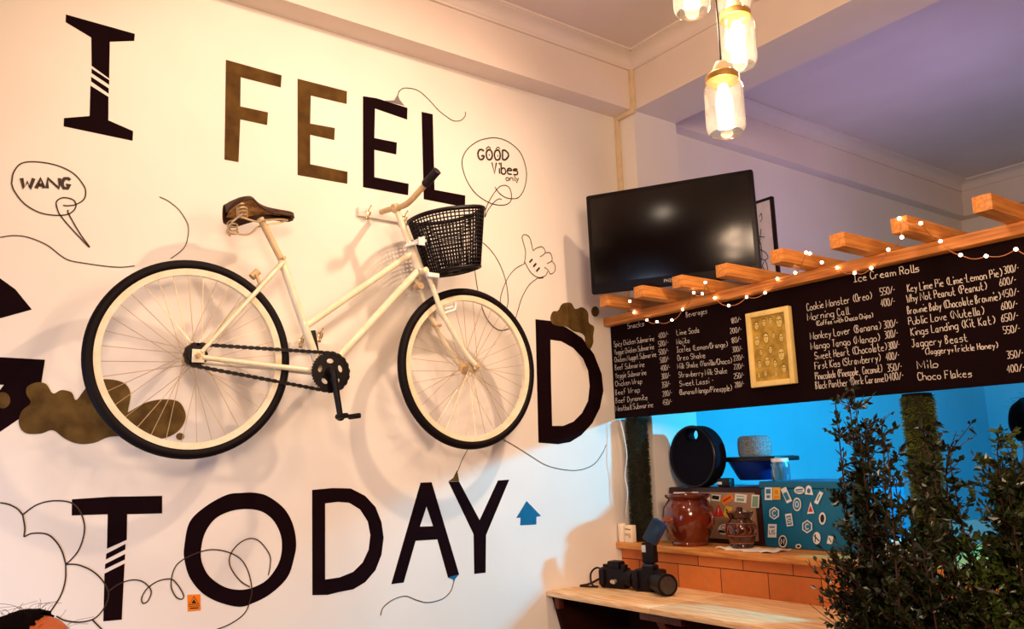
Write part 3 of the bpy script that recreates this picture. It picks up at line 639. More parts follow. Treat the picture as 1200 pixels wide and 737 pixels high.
# basket: tapered round tub of open plastic mesh
bTL, bTR, bBL, bBR = P(481, 258), P(554, 252), P(503, 322), P(551.5, 317)
bm = bmesh.new(); NS, NZ = 56, 15; cx = XB+.03
def bpt(th, t):   # t 0 bottom..1 rim
    l, r_ = bBL.lerp(bTL, t), bBR.lerp(bTR, t); rx = .100+.034*t; e = .82
    c_, s_ = cos(th), sin(th); yy = abs(c_)**e*(1 if c_ > 0 else -1); xx = abs(s_)**e*(1 if s_ > 0 else -1)
    p = (l+r_)/2+(r_-l)/2*yy; p.x = cx+rx*xx
    return p
bCB = (bBL+bBR)/2; bCB.x = cx
V = [[bm.verts.new(bpt(2*pi*k/NS, j/NZ)) for k in range(NS)] for j in range(NZ+1)]
for j in range(NZ):
    for k in range(NS): bm.faces.new((V[j][k], V[j][(k+1) % NS], V[j+1][(k+1) % NS], V[j+1][k]))
G = [[V[0][k] for k in range(NS)]]
for s in (.75, .5, .25):
    G.append([bm.verts.new(bCB.lerp(V[0][k].co, s)) for k in range(NS)])
for a, b in zip(G[:-1], G[1:]):
    for k in range(NS): bm.faces.new((a[k], a[(k+1) % NS], b[(k+1) % NS], b[k]))
bm.faces.new(G[-1])
bs = bpart('basket', bm, M['basket'], 'black open mesh plastic basket'); wf = bs.modifiers.new('mesh', 'WIREFRAME'); wf.thickness = .0084; wf.use_even_offset = False
bm = bmesh.new()
tube(bm, [bpt(2*pi*k/NS, 1.) for k in range(NS)], .009, 8, closed=True)
bpart('basket_rim', bm, M['basket'], parent=bs)
bm = bmesh.new(); tube(bm, [bpt(2*pi*k/NS, 0) for k in range(NS)], .007, 8, closed=True); bpart('basket_base_ring', bm, M['basket'], parent=bs)
bm = bmesh.new(); q0, q1 = P(475, 290), P(497, 281, .08)
tube(bm, [P(474, 290, -.03), P(476, 288, .04), P(500, 282, .09)], .006, 8); tube(bm, [P(478, 287, .02), P(497, 278, .09)], .006, 8); box(bm, P(494, 284, .09)-Vector((.004, .014, .012)), P(494, 284, .09)+Vector((.004, .014, .02)), .002)
bpart('basket_bracket', bm, M['white'], 'cream upper basket bracket', bs); bm = bmesh.new(); box(bm, P(507, 323, .07)-Vector((.01, .026, .008)), P(507, 323, .07)+Vector((.01, .026, .010)), .002)
bpart('basket_bracket', bm, M['white'], 'cream lower basket bracket', bs)
for o in (sd,):      # the saddle sits rolled towards the wall, showing its underside
    pv = Matrix.Translation(Vector((XB, 0, sp.z))) @ Matrix.Rotation(radians(-19), 4, 'Y') @ Matrix.Translation(-Vector((XB, 0, sp.z)))
    for q_ in [o]+list(o.children): q_.data.transform(pv)
keep(bike, *BK)

# ================================================================== CHALKBOARD SCREEN OVER THE COUNTER
YB = 2.835; XR = 2.75; ZC = 1.118; ZL = .94; NYm = Vector((0, -1, 0))
zt, zb = 2.165, 1.705
board = thing('chalkboard', 'long black menu chalkboard covered in white handwriting above the counter', 'chalkboard', (1.2, YB, zb))
BD = []
bm = bmesh.new(); box(bm, (.005, YB, zb), (XR, YB+.025, zt), .002); BD.append(link('panel', bm, M['slate'], smooth=False))
def pxw(crop, s): return lambda x, y: AY(crop[0]+x/s, crop[1]+y/s, YB-.0015)
def chalk_block(name, rows, fn, h, pen, label=None):
    bm = bmesh.new()
    for (tx, x0, y0, x1, y1, *hh) in rows:
        a, b = fn(x0, y0), fn(x1, y1); hpx = hh[0] if hh else h
        up_ = (fn(x0, y0-hpx)-a).length
        ux = b-a; lettering(bm, tx, a, ux.normalized(), Vector((0, 0, 1)), ux.length, up_, pen, NYm, .16)
    o = link(name, bm, M['chalk'], smooth=False)
    if label: o['label'] = label
    BD.append(o)
f3 = pxw((920, 280), 3.685); f1 = pxw((700, 340), 4.9125)
chalk_block('chalk_heading', [('Ice Cream Rolls', 297, 186, 580, 140, 32)], f3, 32, .0030)
chalk_block('chalk_heading', [('Snacks', 175, 222, 270, 205, 30)], f1, 30, .0019)
chalk_block('chalk_heading', [('Beverages', 512, 155, 632, 132, 30)], f1, 30, .0019)
chalk_block('chalk_list', [('Cookie Monster (Oreo)', 95, 310, 375, 258), ('Morning Call', 98, 352, 275, 325), ('(Coffee with Choco Chips)', 135, 375, 380, 338, 20), ('Monkey Lover (Banana)', 110, 435, 415, 388), ('Mango Tango (Mango)', 113, 478, 410, 440), ('Sweet Heart (Chocolate)', 130, 520, 440, 480), ('First Kiss (Strawberry)', 130, 563, 413, 527), ('Pinacolada (Pineapple, Coconut)', 132, 607, 420, 574), ('Black Panther (Dark Caramel)', 133, 648, 445, 614)], f3, 31, .0023)
chalk_block('chalk_list', [('Key Lime Pie (Lime-Lemon Pie)', 530, 230, 938, 160), ('Why Not Peanut (Peanut)', 527, 275, 872, 218), ('Brownie Baby (Chocolate Brownie)', 530, 325, 932, 262), ('Public Love (Nutella)', 535, 372, 860, 325), ('Kings Landing (Kit Kat)', 545, 418, 908, 365), ('Jaggery Beast', 548, 468, 790, 441), ('(Jaggery+Trickle Honey)', 605, 500, 920, 470, 26), ('Milo', 573, 562, 662, 553), ('Choco Flakes', 575, 610, 808, 595)], f3, 33, .0025)
chalk_block('chalk_prices', [('550/-', 412, 243, 475, 234), ('400/-', 415, 293, 475, 284), ('300/-', 428, 386, 488, 377), ('300/-', 432, 430, 488, 421), ('300/-', 447, 478, 495, 469), ('400/-', 437, 525, 493, 517), ('350/-', 443, 573, 505, 565), ('400/-', 450, 612, 512, 604), ('300/-', 947, 150, 1010, 139), ('600/-', 927, 203, 998, 191), ('450/-', 938, 252, 1012, 242), ('600/-', 935, 306, 1005, 295), ('650/-', 935, 357, 1008, 346), ('550/-', 945, 410, 1015, 400), ('350/-', 960, 517, 1030, 508), ('400/-', 960, 577, 1035, 569)], f3, 31, .0023)
chalk_block('chalk_list', [('Spicy Chicken Submarine', 97, 326, 328, 290), ('Veggie Chicken Submarine', 100, 373, 328, 338), ('Chicken Nugget Submarine', 100, 416, 340, 382), ('Beef Submarine', 103, 460, 272, 440), ('Veggie Submarine', 105, 508, 283, 486), ('Chicken Wrap', 105, 553, 258, 536), ('Beef Wrap', 105, 603, 245, 586), ('Beef Dynamite', 107, 650, 290, 630), ('Meatball Submarine', 107, 697, 322, 672)], f1, 30, .0019)
chalk_block('chalk_list', [('Lime Soda', 458, 260, 588, 243), ('Mojito', 458, 312, 530, 302), ('IceTea (Lemon/Orange)', 458, 358, 750, 325), ('Oreo Shake', 462, 406, 622, 388), ('Milk Shake (Vanilla/Choco)', 462, 453, 775, 420), ('Strawberry Milk Shake', 470, 503, 748, 477), ('Sweet Lassi -', 475, 553, 668, 534), ('(Banana/Mango/Pineapple)', 472, 603, 775, 577)], f1, 31, .0020)
chalk_block('chalk_prices', [('400/-', 352, 278, 410, 268), ('500/-', 352, 325, 408, 316), ('500/-', 355, 372, 410, 364), ('500/-', 362, 418, 415, 410), ('400/-', 365, 465, 418, 458), ('300/-', 370, 512, 420, 505), ('350/-', 372, 560, 420, 553), ('200/-', 377, 612, 430, 606), ('450/-', 377, 662, 430, 656), ('180/-', 770, 192, 828, 182), ('200/-', 765, 250, 830, 240), ('180/-', 772, 305, 828, 296), ('300/-', 778, 358, 835, 350), ('220/-', 785, 408, 845, 400), ('220/-', 787, 457, 845, 449), ('250/-', 787, 510, 845, 502), ('280/-', 793, 560, 845, 553)], f1, 30, .0019)
keep(board, *BD)
# framed drawing of faces fixed on the board
fa = pxw((840, 340), 5.267)
c = [fa(197, 148), fa(466, 97), fa(498, 575), fa(232, 605)]
x0, x1 = (c[0].x+c[3].x)/2, (c[1].x+c[2].x)/2; z1, z0 = (c[0].z+c[1].z)/2, (c[2].z+c[3].z)/2
tart = thing('framed_picture', 'small gold framed picture of crowded faces fixed in the middle of the chalkboard', 'picture', ((x0+x1)/2, YB, z0))
bm = bmesh.new(); fw = .022
for a, b in (((x0, z0), (x0+fw, z1)), ((x1-fw, z0), (x1, z1)), ((x0+fw, z0), (x1-fw, z0+fw)), ((x0+fw, z1-fw), (x1-fw, z1))): box(bm, (a[0], YB-.026, a[1]), (b[0], YB-.0005, b[1]), .003)
k1 = link('picture_frame', bm, M['artframe'])
bm = bmesh.new(); box(bm, (x0+fw-.002, YB-.016, z0+fw-.002), (x1-fw+.002, YB-.001, z1-fw+.002)); k2 = link('canvas', bm, M['art'], smooth=False)
bm = bmesh.new(); bm2 = bmesh.new(); rnd = random.Random(3); aw, ah = x1-x0-2*fw, z1-z0-2*fw
for (u, v, s) in ((.15, .87, .8), (.38, .9, .75), (.57, .91, .7), (.82, .88, 1.15), (.13, .64, 1.0), (.40, .66, 1.0), (.62, .68, .6), (.84, .63, .8), (.22, .45, .6), (.50, .47, .7), (.80, .38, 1.15), (.15, .27, .75), (.38, .30, .9), (.60, .25, .7), (.30, .12, .6), (.84, .16, .8), (.10, .10, .6), (.60, .09, .6)):
    q = Vector((x0+fw+u*aw, YB-.0172, z0+fw+v*ah)); rx, rz = .0125*s, .0205*s
    el = [q+Vector((rx*cos(2*pi*k/14), 0, rz*sin(2*pi*k/14)*(1.1 if sin(2*pi*k/14) < 0 else .9))) for k in range(14)]
    poly(bm2, [el]); el = [p+Vector((0, -.0004, 0)) for p in el]
    ribbon(bm, el, .0013, NYm, True)
    for sx in (-1, 1): ribbon(bm, [q+Vector((sx*rx*.7, -.0005, rz*.2)), q+Vector((sx*rx*.15, -.0005, rz*.2))], .004*s, NYm)
    ribbon(bm, [q+Vector((0, -.0005, rz*.1)), q+Vector((-rx*.2, -.0005, -rz*.25)), q+Vector((rx*.1, -.0005, -rz*.28))], .0011, NYm)
    ribbon(bm, [q+Vector((-rx*.35, -.0005, -rz*.55)), q+Vector((rx*.35, -.0005, -rz*.55))], .0016, NYm)
    if rnd.random() < .6: ribbon(bm, [q+Vector((-rx, -.0005, rz*.6)), q+Vector((0, -.0005, rz*1.1)), q+Vector((rx, -.0005, rz*.6))], .0022, NYm)
k3 = link('drawn_faces', bm, M['artline'], smooth=False); k4 = link('face_paint', bm2, M['artface'], smooth=False); keep(tart, k1, k2, k3, k4)

# pergola: long front beam and the short rafters across it
bm = bmesh.new(); box(bm, (.004, YB-.045, zt+.0005), (XR, YB+.03, zt+.042), .004)
bo = link('wooden_beam', bm, M['pinebeam']); tag(bo, 'long orange wooden beam running along the top of the chalkboard', 'beam'); bo['kind'] = 'thing'
bm = bmesh.new(); box(bm, (.004, 4.2, zt+.0005), (XR, 4.26, zt+.042), .004)
b2_ = link('wooden_beam', bm, M['pinebeam']); tag(b2_, 'rear wooden beam carrying the far ends of the rafters', 'beam'); b2_['kind'] = 'thing'
RX = [.245, .470, .700, .935, 1.195, 1.445, 1.67, 1.93]
ordn = ['first rafter end at the mural wall under the television corner', 'second rafter end from the mural wall, under the television', 'third rafter end from the mural wall, under the television middle', 'fourth rafter end from the mural wall, under the television right corner', 'fifth rafter end from the mural wall, below the white sketch', 'sixth rafter end from the mural wall, bare toward the back wall', 'seventh rafter end from the mural wall, looped with fairy lights', 'last rafter end on the right, highest in the picture']
bm = bmesh.new(); box(bm, (-.029, 0, 0), (.029, 1.72, .052), .003); r0 = link('rafter', bm, M['pine'])
for i, x in enumerate(RX):
    o = r0 if i == 0 else r0.copy()
    if i: COL.objects.link(o)
    o.location = (x, 2.575, zt+.0425); tag(o, 'orange wooden '+ordn[i], 'rafter', 'rafters over the chalkboard'); o['kind'] = 'thing'

# posts wrapped in artificial grass
def grass_post(x, y, z0_, z1_, r, m, label):
    t = thing('grass_post', label, 'post', (x, y, z0_))
    bm = bmesh.new(); cyl(bm, (x, y, z0_), (x, y, z1_), r*.8, 18); k = [link('post_core', bm, M['postcore'])]
    bm = bmesh.new(); rnd = random.Random(int(x*100))
    for i in range(9000):
        th = rnd.uniform(0, 2*pi); z = rnd.uniform(z0_+.01, z1_-.01); o_ = Vector((cos(th), sin(th), 0)); s_ = Vector((-sin(th), cos(th), 0))
        p = Vector((x, y, z))+o_*r*.78; d = (o_+s_*rnd.uniform(-.9, .9)+Vector((0, 0, rnd.uniform(-.9, .6)))).normalized()*rnd.uniform(.010, .02); w_ = s_*.0016 if rnd.random() < .5 else Vector((0, 0, .0016))
        vs_ = [bm.verts.new(q) for q in (p-w_, p+w_, p+d)]; bm.faces.new(vs_)
    g = link('artificial_grass', bm, M[m], smooth=False); g['kind'] = 'stuff'; k.append(g)
    return t, k
t, k = grass_post(.078, 2.908, ZC+.0005, 1.704, .058, 'grass', 'dark grass wrapped post at the mural wall under the chalkboard end')
bm = bmesh.new(); tube(bm, spline([Vector((.06, 2.815, 1.70)), Vector((.075, 2.822, 1.62)), Vector((.09, 2.820, 1.52)), Vector((.07, 2.82, 1.43)), Vector((.08, 2.822, 1.35)), Vector((.05, 2.83, 1.25))], 6), .0022, 6); k.append(link('white_cord', bm, M['white'])); keep(t, *k)
t, k = grass_post(1.485, 2.915, 1.118, 1.704, .062, 'grassb', 'green grass wrapped post behind the shrubs on the right'); keep(t, *k)

# fairy lights
FL = [(738, 353, 2.60), (743, 366, 0), (758, 375, 0), (770, 377, 0), (787.5, 375, 0), (800, 362.5, 0), (813, 343, 2.66), (823, 344, 2.66), (826.6, 331, 2.58), (837.5, 349, 0), (854, 358, 0), (875, 348, 0), (896.7, 343, 0), (911, 326.6, 0), (932, 319.6, 2.70), (944.6, 296, 2.60), (949, 297, 2.60), (963, 307.4, 2.70), (981, 313.7, 0), (1001.5, 319.8, 0), (1021, 314, 0), (1041, 292.4, 2.72), (1056.8, 278, 2.57), (1053.8, 256, 2.565), (1079, 261.6, 2.57), (1102, 282.5, 2.74), (1125.6, 298.7, 0), (1155.6, 300, 0), (1190.5, 292, 0), (1222, 300, 0), (1260, 286, 0)]
fp = [AY(x, y, yy or YB-.052) for x, y, yy in FL]
tf = thing('fairy_lights', 'string of warm fairy lights draped along the wooden beam and rafters', 'fairy lights', fp[14])
bm = bmesh.new(); pts = []
for a, b in zip(fp[:-1], fp[1:]):
    for k in range(5):
        t_ = k/5; p = a.lerp(b, t_); p.z -= .012*sin(pi*t_); pts.append(p)
tube(bm, pts, .0016, 5); k = [link('wire', bm, M['wire'])]
bm = bmesh.new(); bmesh.ops.create_icosphere(bm, subdivisions=2, radius=.0062); b0 = link('bulb', bm, M['bulb'])
for i, p in enumerate(fp):
    o = b0 if i == 0 else b0.copy()
    if i: COL.objects.link(o)
    o.location = p; k.append(o)
keep(tf, *k)

# ================================================================== TELEVISION on its wall arm, and the sketch behind it
TW, TH = .7655, .473; tv_c = Vector((.5586, 2.703, 2.498)); tya = radians(30.04); tpi = radians(-2.1)
tv = thing('television', 'black flat television turned towards the room beside the mural wall', 'television', tv_c)
tv.rotation_euler = (tpi*-1, 0, tya)
bm = bmesh.new(); box(bm, (-TW/2, -.0, -TH/2), (TW/2, .035, TH/2), .010); box(bm, (-TW*.36, .03, -TH*.36), (TW*.36, .07, TH*.34), .015); o = link('casing', bm, M['tvbezel'], tv)
bm = bmesh.new(); bz_ = .022; box(bm, (-TW/2+bz_, -.0015, -TH/2+.045), (TW/2-bz_, .004, TH/2-bz_), .0008); link('screen', bm, M['tvblack'], tv)
bm = bmesh.new(); lettering(bm, 'PHILIPS', Vector((-.038, -.002, -TH/2+.017)), Vector((1, 0, 0)), Vector((0, 0, 1)), .075, .013, .0017, NYm, 0.); link('brand_lettering', bm, M['silver'], tv, smooth=False)['label'] = 'small silver maker lettering'
bm = bmesh.new(); box(bm, (-.02, .07, -.05), (.02, .09, .05), .003); 
tube(bm, [(0, .08, 0), (-.16, .17, 0)], .014, 10); link('wall_bracket', bm, M['blackmetal'], tv)
f0, f1_, f2, f3_ = AY(868, 223, 3.05), AY(905.5, 230, 3.05), AY(912, 320, 3.05), AY(874, 322, 3.05)
zr = zt+.0425+.0525
ts = thing('framed_picture', 'black framed white line sketch standing on the rafters behind the television', 'picture', ((f0.x+f1_.x)/2, 3.05, zr))
bm = bmesh.new(); xa, xb_ = f0.x-.16, f1_.x; za, zc = zr+.001, f1_.z
for a, b in (((xa, za), (xa+.012, zc)), ((xb_-.012, za), (xb_, zc)), ((xa, za), (xb_, za+.012)), ((xa, zc-.012), (xb_, zc))): box(bm, (a[0], 3.04, a[1]), (b[0], 3.06, b[1]), .002)
k1 = link('picture_frame', bm, M['frameblack']); bm = bmesh.new(); box(bm, (xa+.01, 3.046, za+.01), (xb_-.01, 3.056, zc-.01)); k2 = link('sheet', bm, M['paper'], smooth=False)
bm = bmesh.new(); sk = lambda l: [AY(x, y, 3.045) for x, y in l]
for l in ([(889, 292), (891, 284), (893, 300), (890, 312)], [(892, 268), (890, 285)], [(890, 292), (897, 296), (900, 302), (896, 305)], [(889, 313), (893, 304), (898, 308), (900, 318)], [(892, 315), (895, 307)], [(890, 254), (892, 250), (893, 256), (891, 260)], [(887, 318), (891, 310), (896, 316), (901, 319)], [(889, 277), (896, 278)]): ribbon(bm, spline(sk(l), 5), .004, NYm)
k3 = link('ink_drawing', bm, M['ink'], smooth=False); keep(ts, k1, k2, k3)

# ================================================================== BAR COUNTER, LEDGE

ct = thing('bar_counter', 'terracotta brick bar counter with a wooden top under the chalkboard', 'counter', (1.4, 3.1, 0))
bm = bmesh.new(); box(bm, (.003, 2.835, ZL-.03), (XR, 2.885, ZC-.03)); k0 = link('brick_front', bm, M['brick'], smooth=False)
bm = bmesh.new(); box(bm, (.003, 2.84, 0), (XR, 2.885, ZL-.0305)); k1 = link('shaded_front', bm, M['ledgeshade'], smooth=False)  # dark sheet added for the brick front in the ledge's shade
bm = bmesh.new(); box(bm, (.003, 2.800, ZC-.0295), (XR, 2.98, ZC), .003)
box(bm, (.13, 2.9805, ZC-.0295), (XR, 3.60, ZC), .003); k2 = link('worktop', bm, M['counterwood']); keep(ct, k0, k1, k2)
lg = thing('wall_ledge', 'pale worn wooden ledge fixed in front of the brick counter', 'ledge', (1.2, 2.6, 0))
xs = AZ(774, 710, ZL).x; LK = []
for i, (a, b) in enumerate(((.003, xs-.001), (xs+.001, XR))):
    bm = bmesh.new(); box(bm, (a, 2.365, ZL-.022), (b, 2.60, ZL), .003); box(bm, (a, 2.602, ZL-.022), (b, 2.834, ZL), .003); LK.append(link('plank', bm, M['pale']))
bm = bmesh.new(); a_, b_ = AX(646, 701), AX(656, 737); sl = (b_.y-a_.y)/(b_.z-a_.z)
poly(bm, [[Vector((.003, a_.y, ZL-.0225)), Vector((.003, 2.838, ZL-.0225)), Vector((.003, 2.838, .0)), Vector((.003, min(2.8, a_.y+sl*(0-a_.z)), .0))]], Vector((.022, 0, 0))); LK.append(link('shade_panel', bm, M['ledgeshade'], smooth=False))  # added dark sheet, shaped as the ledge's shadow on the wall
bm = bmesh.new(); box(bm, (.0255, 2.39, ZL-.075), (.055, 2.42, ZL-.0225), .003); LK.append(link('batten', bm, M['darkwood'])); bm = bmesh.new(); box(bm, (xs-.11, 2.42, ZL-.062), (xs+.11, 2.475, ZL-.0225), .003); LK.append(link('batten', bm, M['darkwood']))
for x in (.62, 1.9):
    bm = bmesh.new(); tube(bm, [Vector((x, 2.43, ZL-.024)), Vector((x, 2.80, .30))], .026, 4); LK.append(link('brace', bm, M['darkwood']))
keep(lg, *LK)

# ================================================================== THINGS ON THE COUNTER
# microwave with stickered door
my0 = 3.03; mx0, mx1, mz1 = AY(785, 600, my0).x, AY(893.5, 600, my0).x, AY(840, 571, my0).z
mw = thing('microwave', 'dark framed microwave with a grey stickered door on the counter behind the brown pot', 'microwave', ((mx0+mx1)/2, my0+.15, ZC))
bm = bmesh.new(); box(bm, (mx0, my0, ZC+.001), (mx1, my0+.34, mz1), .008); K = [link('casing', bm, M['mwblack'])]
bm = bmesh.new(); box(bm, (mx0+.035, my0-.010, ZC+.02), (mx1-.03, my0+.002, mz1-.022), .004); dd = link('door', bm, M['mwdoor'], None); dd['label'] = 'brushed grey door'; K.append(dd)
bm = bmesh.new(); box(bm, (mx0+.045, my0-.022, ZC+.05), (mx0+.062, my0-.009, mz1-.05), .004); hh_ = link('handle', bm, M['chrome'])
fm = lambda x, y: AY(770+x/4.606, 490+y/4.606, my0-.0108)
def sticker(pts, m, inner=None, m2=None, y=None, plane=None):
    bm = bmesh.new(); p = [Vector(q) for q in pts]; poly(bm, [p], Vector((0, .0006, 0))); 
    ms = [M[m]]
    if inner:
        ms.append(M[m2])
        for l in inner:
            if l[0] == 'fill': poly(bm, [[q+Vector((0, -.0006, 0)) for q in l[1]]], mi=1)
            else: ribbon(bm, [q+Vector((0, -.0006, 0)) for q in l[1]], l[2], NYm, mi=1)
    return link('sticker', bm, None, smooth=False, mats=ms)
ST = []
def quad(fn, cx_, cy_, w_, h_, rot=0., n=4):
    o = []
    for u, v in ((-1, -1), (1, -1), (1, 1), (-1, 1)):
        x, y = u*w_/2, v*h_/2; o.append(fn(cx_+x*cos(rot)-y*sin(rot), cy_+x*sin(rot)+y*cos(rot)))
    return o
def ell(fn, cx_, cy_, w_, h_, n=16, rot=0.): return [fn(cx_+w_/2*cos(2*pi*k/n+rot), cy_+h_/2*sin(2*pi*k/n+rot)) for k in range(n)]
ST += [sticker(quad(fm, 318, 430, 48, 34, .1), 'stick', [('fill', quad(fm, 316, 428, 38, 20, .15))], 'stickk'),
       sticker(quad(fm, 378, 437, 66, 38, -.55), 'sticko', [('line', [fm(358, 448), fm(398, 424)], .008)], 'stickr'),
       sticker(quad(fm, 451, 432, 64, 44, .1), 'stick', [('line', [fm(430, 420), fm(470, 424)], .004), ('fill', quad(fm, 450, 440, 40, 14, .1))], 'stickg'),
       sticker(quad(fm, 530, 448, 42, 70, .06), 'stick', [('fill', quad(fm, 530, 450, 32, 58, .06))], 'stickg'),
       sticker([fm(333, 465), fm(362, 530), fm(300, 532)], 'stickr', [('line', [fm(332, 485), fm(331, 508)], .004), ('line', [fm(331, 516), fm(331, 520)], .004)], 'stick'),
       sticker(quad(fm, 380, 505, 36, 60, .35), 'sticky', [('line', [fm(372, 490), fm(390, 520)], .008)], 'stickk'),
       sticker(ell(fm, 412, 524, 30, 34), 'stickr', [('fill', ell(fm, 412, 524, 16, 18))], 'sticko'),
       sticker(ell(fm, 360, 600, 62, 58), 'stick', [('fill', quad(fm, 360, 613, 54, 14, .15)), ('line', ell(fm, 358, 590, 20, 22), .003)], 'stickk'),
       sticker(ell(fm, 270, 440, 34, 58, rot=.4), 'stick', [('line', [fm(262, 425), fm(278, 452)], .004)], 'stickg'),
       sticker(quad(fm, 120, 412, 60, 26, 0), 'stick', [('line', [fm(100, 410), fm(140, 412)], .003)], 'stickk'),
       sticker(quad(fm, 205, 408, 34, 22, 0), 'stick', [('line', [fm(195, 408), fm(214, 408)], .003)], 'stickk'),
       sticker(quad(fm, 500, 540, 20, 28, .2), 'sticky', [('line', [fm(495, 535), fm(504, 545)], .004)], 'stickk')]
keep(mw, *K); bpy.context.view_layer.update()
for s in ST+[hh_]: s.parent = dd; s.matrix_parent_inverse = dd.matrix_world.inverted()
# teal cool box covered in stickers
tx0, tx1, tz1 = mx1+.006, mx1+.47, AY(930, 564, my0).z
tb = thing('cool_box', 'teal box covered in white and blue stickers beside the microwave', 'box', ((tx0+tx1)/2, my0+.15, ZC))
bm = bmesh.new(); box(bm, (tx0, my0-.01, ZC+.001), (tx1, my0+.32, tz1-.03), .006); K = [link('body', bm, M['tealbox'])]
bm = bmesh.new(); box(bm, (tx0-.004, my0-.014, tz1-.0295), (tx1+.004, my0+.33, tz1), .005); K.append(link('lid', bm, M['tealbox']))
ft = lambda x, y: AY(880+x/7.373, 550+y/7.373, my0-.0155)
def hexa(cx_, cy_, r): return [ft(cx_+r*.85*sin(2*pi*k/6), cy_-r*cos(2*pi*k/6)) for k in range(6)]
def logoC(cx_, cy_, r): return [ft(cx_+r*.5*cos(a), cy_+r*.5*sin(a)) for a in [.7+k*(2*pi-1.4)/10 for k in range(11)]]
def lett(c_, x, y, w_, h_):
    out = []
    for st in GL[c_].split('|'): out.append(('line', [ft(x+int(p[0])/4*w_, y-(int(p[1])-2)/6*h_) for p in st.split()], .0035))
    return out
ST = [sticker(quad(ft, 152, 210, 66, 110, .0), 'stick', [('fill', quad(ft, 150, 190, 40, 40)), ('fill', quad(ft, 150, 235, 30, 25))], 'stickb'),
      sticker(quad(ft, 222, 208, 64, 106, .0), 'sticky', [('fill', ell(ft, 222, 195, 34, 44)), ('fill', quad(ft, 222, 240, 44, 20))], 'sticko'),
      sticker(quad(ft, 306, 222, 50, 135, -.42), 'stick', [('fill', quad(ft, 308, 232, 34, 70, -.42))], 'stickb'),
      sticker(ell(ft, 418, 180, 90, 66), 'stick', [('line', [ft(385, 178), ft(450, 172)], .006), ('line', [ft(390, 196), ft(448, 192)], .004)], 'stickb'),
      sticker([ft(465, 215), ft(478, 150), ft(498, 136), ft(520, 150), ft(538, 222)], 'stick', [('fill', ell(ft, 500, 185, 30, 44))], 'stickb'),
      sticker(quad(ft, 585, 245, 36, 110, .45), 'stick', [('line', [ft(595, 215), ft(572, 270)], .005)], 'stickb'),
      sticker(ell(ft, 398, 302, 72, 118), 'stick', [('fill', ell(ft, 398, 302, 56, 96))], 'stickb'),
      sticker(hexa(201, 378, 56), 'stick', [('fill', hexa(201, 378, 44))], 'stickb'),
      sticker(quad(ft, 330, 436, 56, 108, -.15), 'stick', [('fill', quad(ft, 330, 440, 38, 80, -.15))], 'stickb'),
      sticker([ft(515, 278), ft(548, 380), ft(486, 384)], 'stick', [('fill', [ft(515, 310), ft(536, 366), ft(496, 368)])], 'stickr'),
      sticker(ell(ft, 617, 424, 62, 110, 10), 'stick', [('fill', ell(ft, 617, 424, 36, 76, 8))], 'stickk'),
      sticker(hexa(486, 494, 58), 'stick', [('fill', hexa(486, 494, 46))], 'stickb'),
      sticker(quad(ft, 184, 530, 74, 116, .03), 'stick', [('line', [ft(160, 498), ft(206, 498)], .006)]+lett('U', 160, 560, 20, 34)+lett('S', 186, 560, 20, 34), 'stickb'),
      sticker(ell(ft, 275, 622, 72, 108), 'stick', [('fill', ell(ft, 275, 622, 58, 88))], 'stickk'),
      sticker(ell(ft, 568, 594, 66, 108), 'stick', [('line', [ft(545, 570), ft(590, 620)], .005), ('line', [ft(558, 560), ft(556, 628)], .004)], 'stickk'),
      sticker(ell(ft, 410, 664, 50, 40), 'stick', [('fill', ell(ft, 410, 664, 30, 22))], 'stickk'),
      sticker(quad(ft, 684, 610, 46, 70, .2), 'stick', [('line', [ft(672, 590), ft(696, 630)], .005)], 'stickb')]
for cx_, cy_, ch, m in ((201, 378, 'C', 'stick'), (486, 494, 'C', 'stick'), (275, 622, 'N', 'stick'), (398, 302, 'O', 'stick'), (330, 440, 'S', 'stick')):
    bm = bmesh.new()
    for l in lett(ch, cx_-13, cy_+22, 26, 44): ribbon(bm, [q+Vector((0, -.0012, 0)) for q in l[1]], .004, NYm)
    ST.append(link('sticker_letter', bm, M[m], smooth=False))
keep(tb, *(K+ST))
# round portable speaker with a handle opening, standing on the microwave
Rs = .145; zc = mz1+Rs*.985
pc = Vector((AY(813, 533, 3.05).x, 3.075, zc))
sp_ = thing('round_speaker', 'round black portable speaker with a handle hole standing on the microwave', 'speaker', (pc.x, pc.y, mz1))
bm = bmesh.new(); outer = [Vector((pc.x+Rs*cos(2*pi*k/64), pc.y-.035, pc.z+Rs*sin(2*pi*k/64))) for k in range(64)]
hole = [Vector((pc.x-.0+.043*cos(2*pi*k/32), pc.y-.035, pc.z+.102+.030*sin(2*pi*k/32))) for k in range(32)]
poly(bm, [outer, hole], Vector((0, .07, 0))); K = [link('body', bm, M['spk'], smooth=False)]
bm = bmesh.new(); tube(bm, [Vector((pc.x+(Rs-.012)*cos(2*pi*k/64), pc.y-.033, pc.z+(Rs-.004)*sin(2*pi*k/64))) for k in range(64)], .006, 6, closed=True); K.append(link('rim', bm, M['tray'])); keep(sp_, *K)
# blue bowl carrying a black tray with the grey smart speaker
bx0 = AY(875, 567, 3.16)
bo_ = thing('bowl', 'dark blue flared bowl standing on the appliances under the black tray', 'bowl', (bx0.x, 3.236, tz1))
zt_ = AY(880, 541, 3.16).z
bm = bmesh.new(); hb_ = zt_-tz1
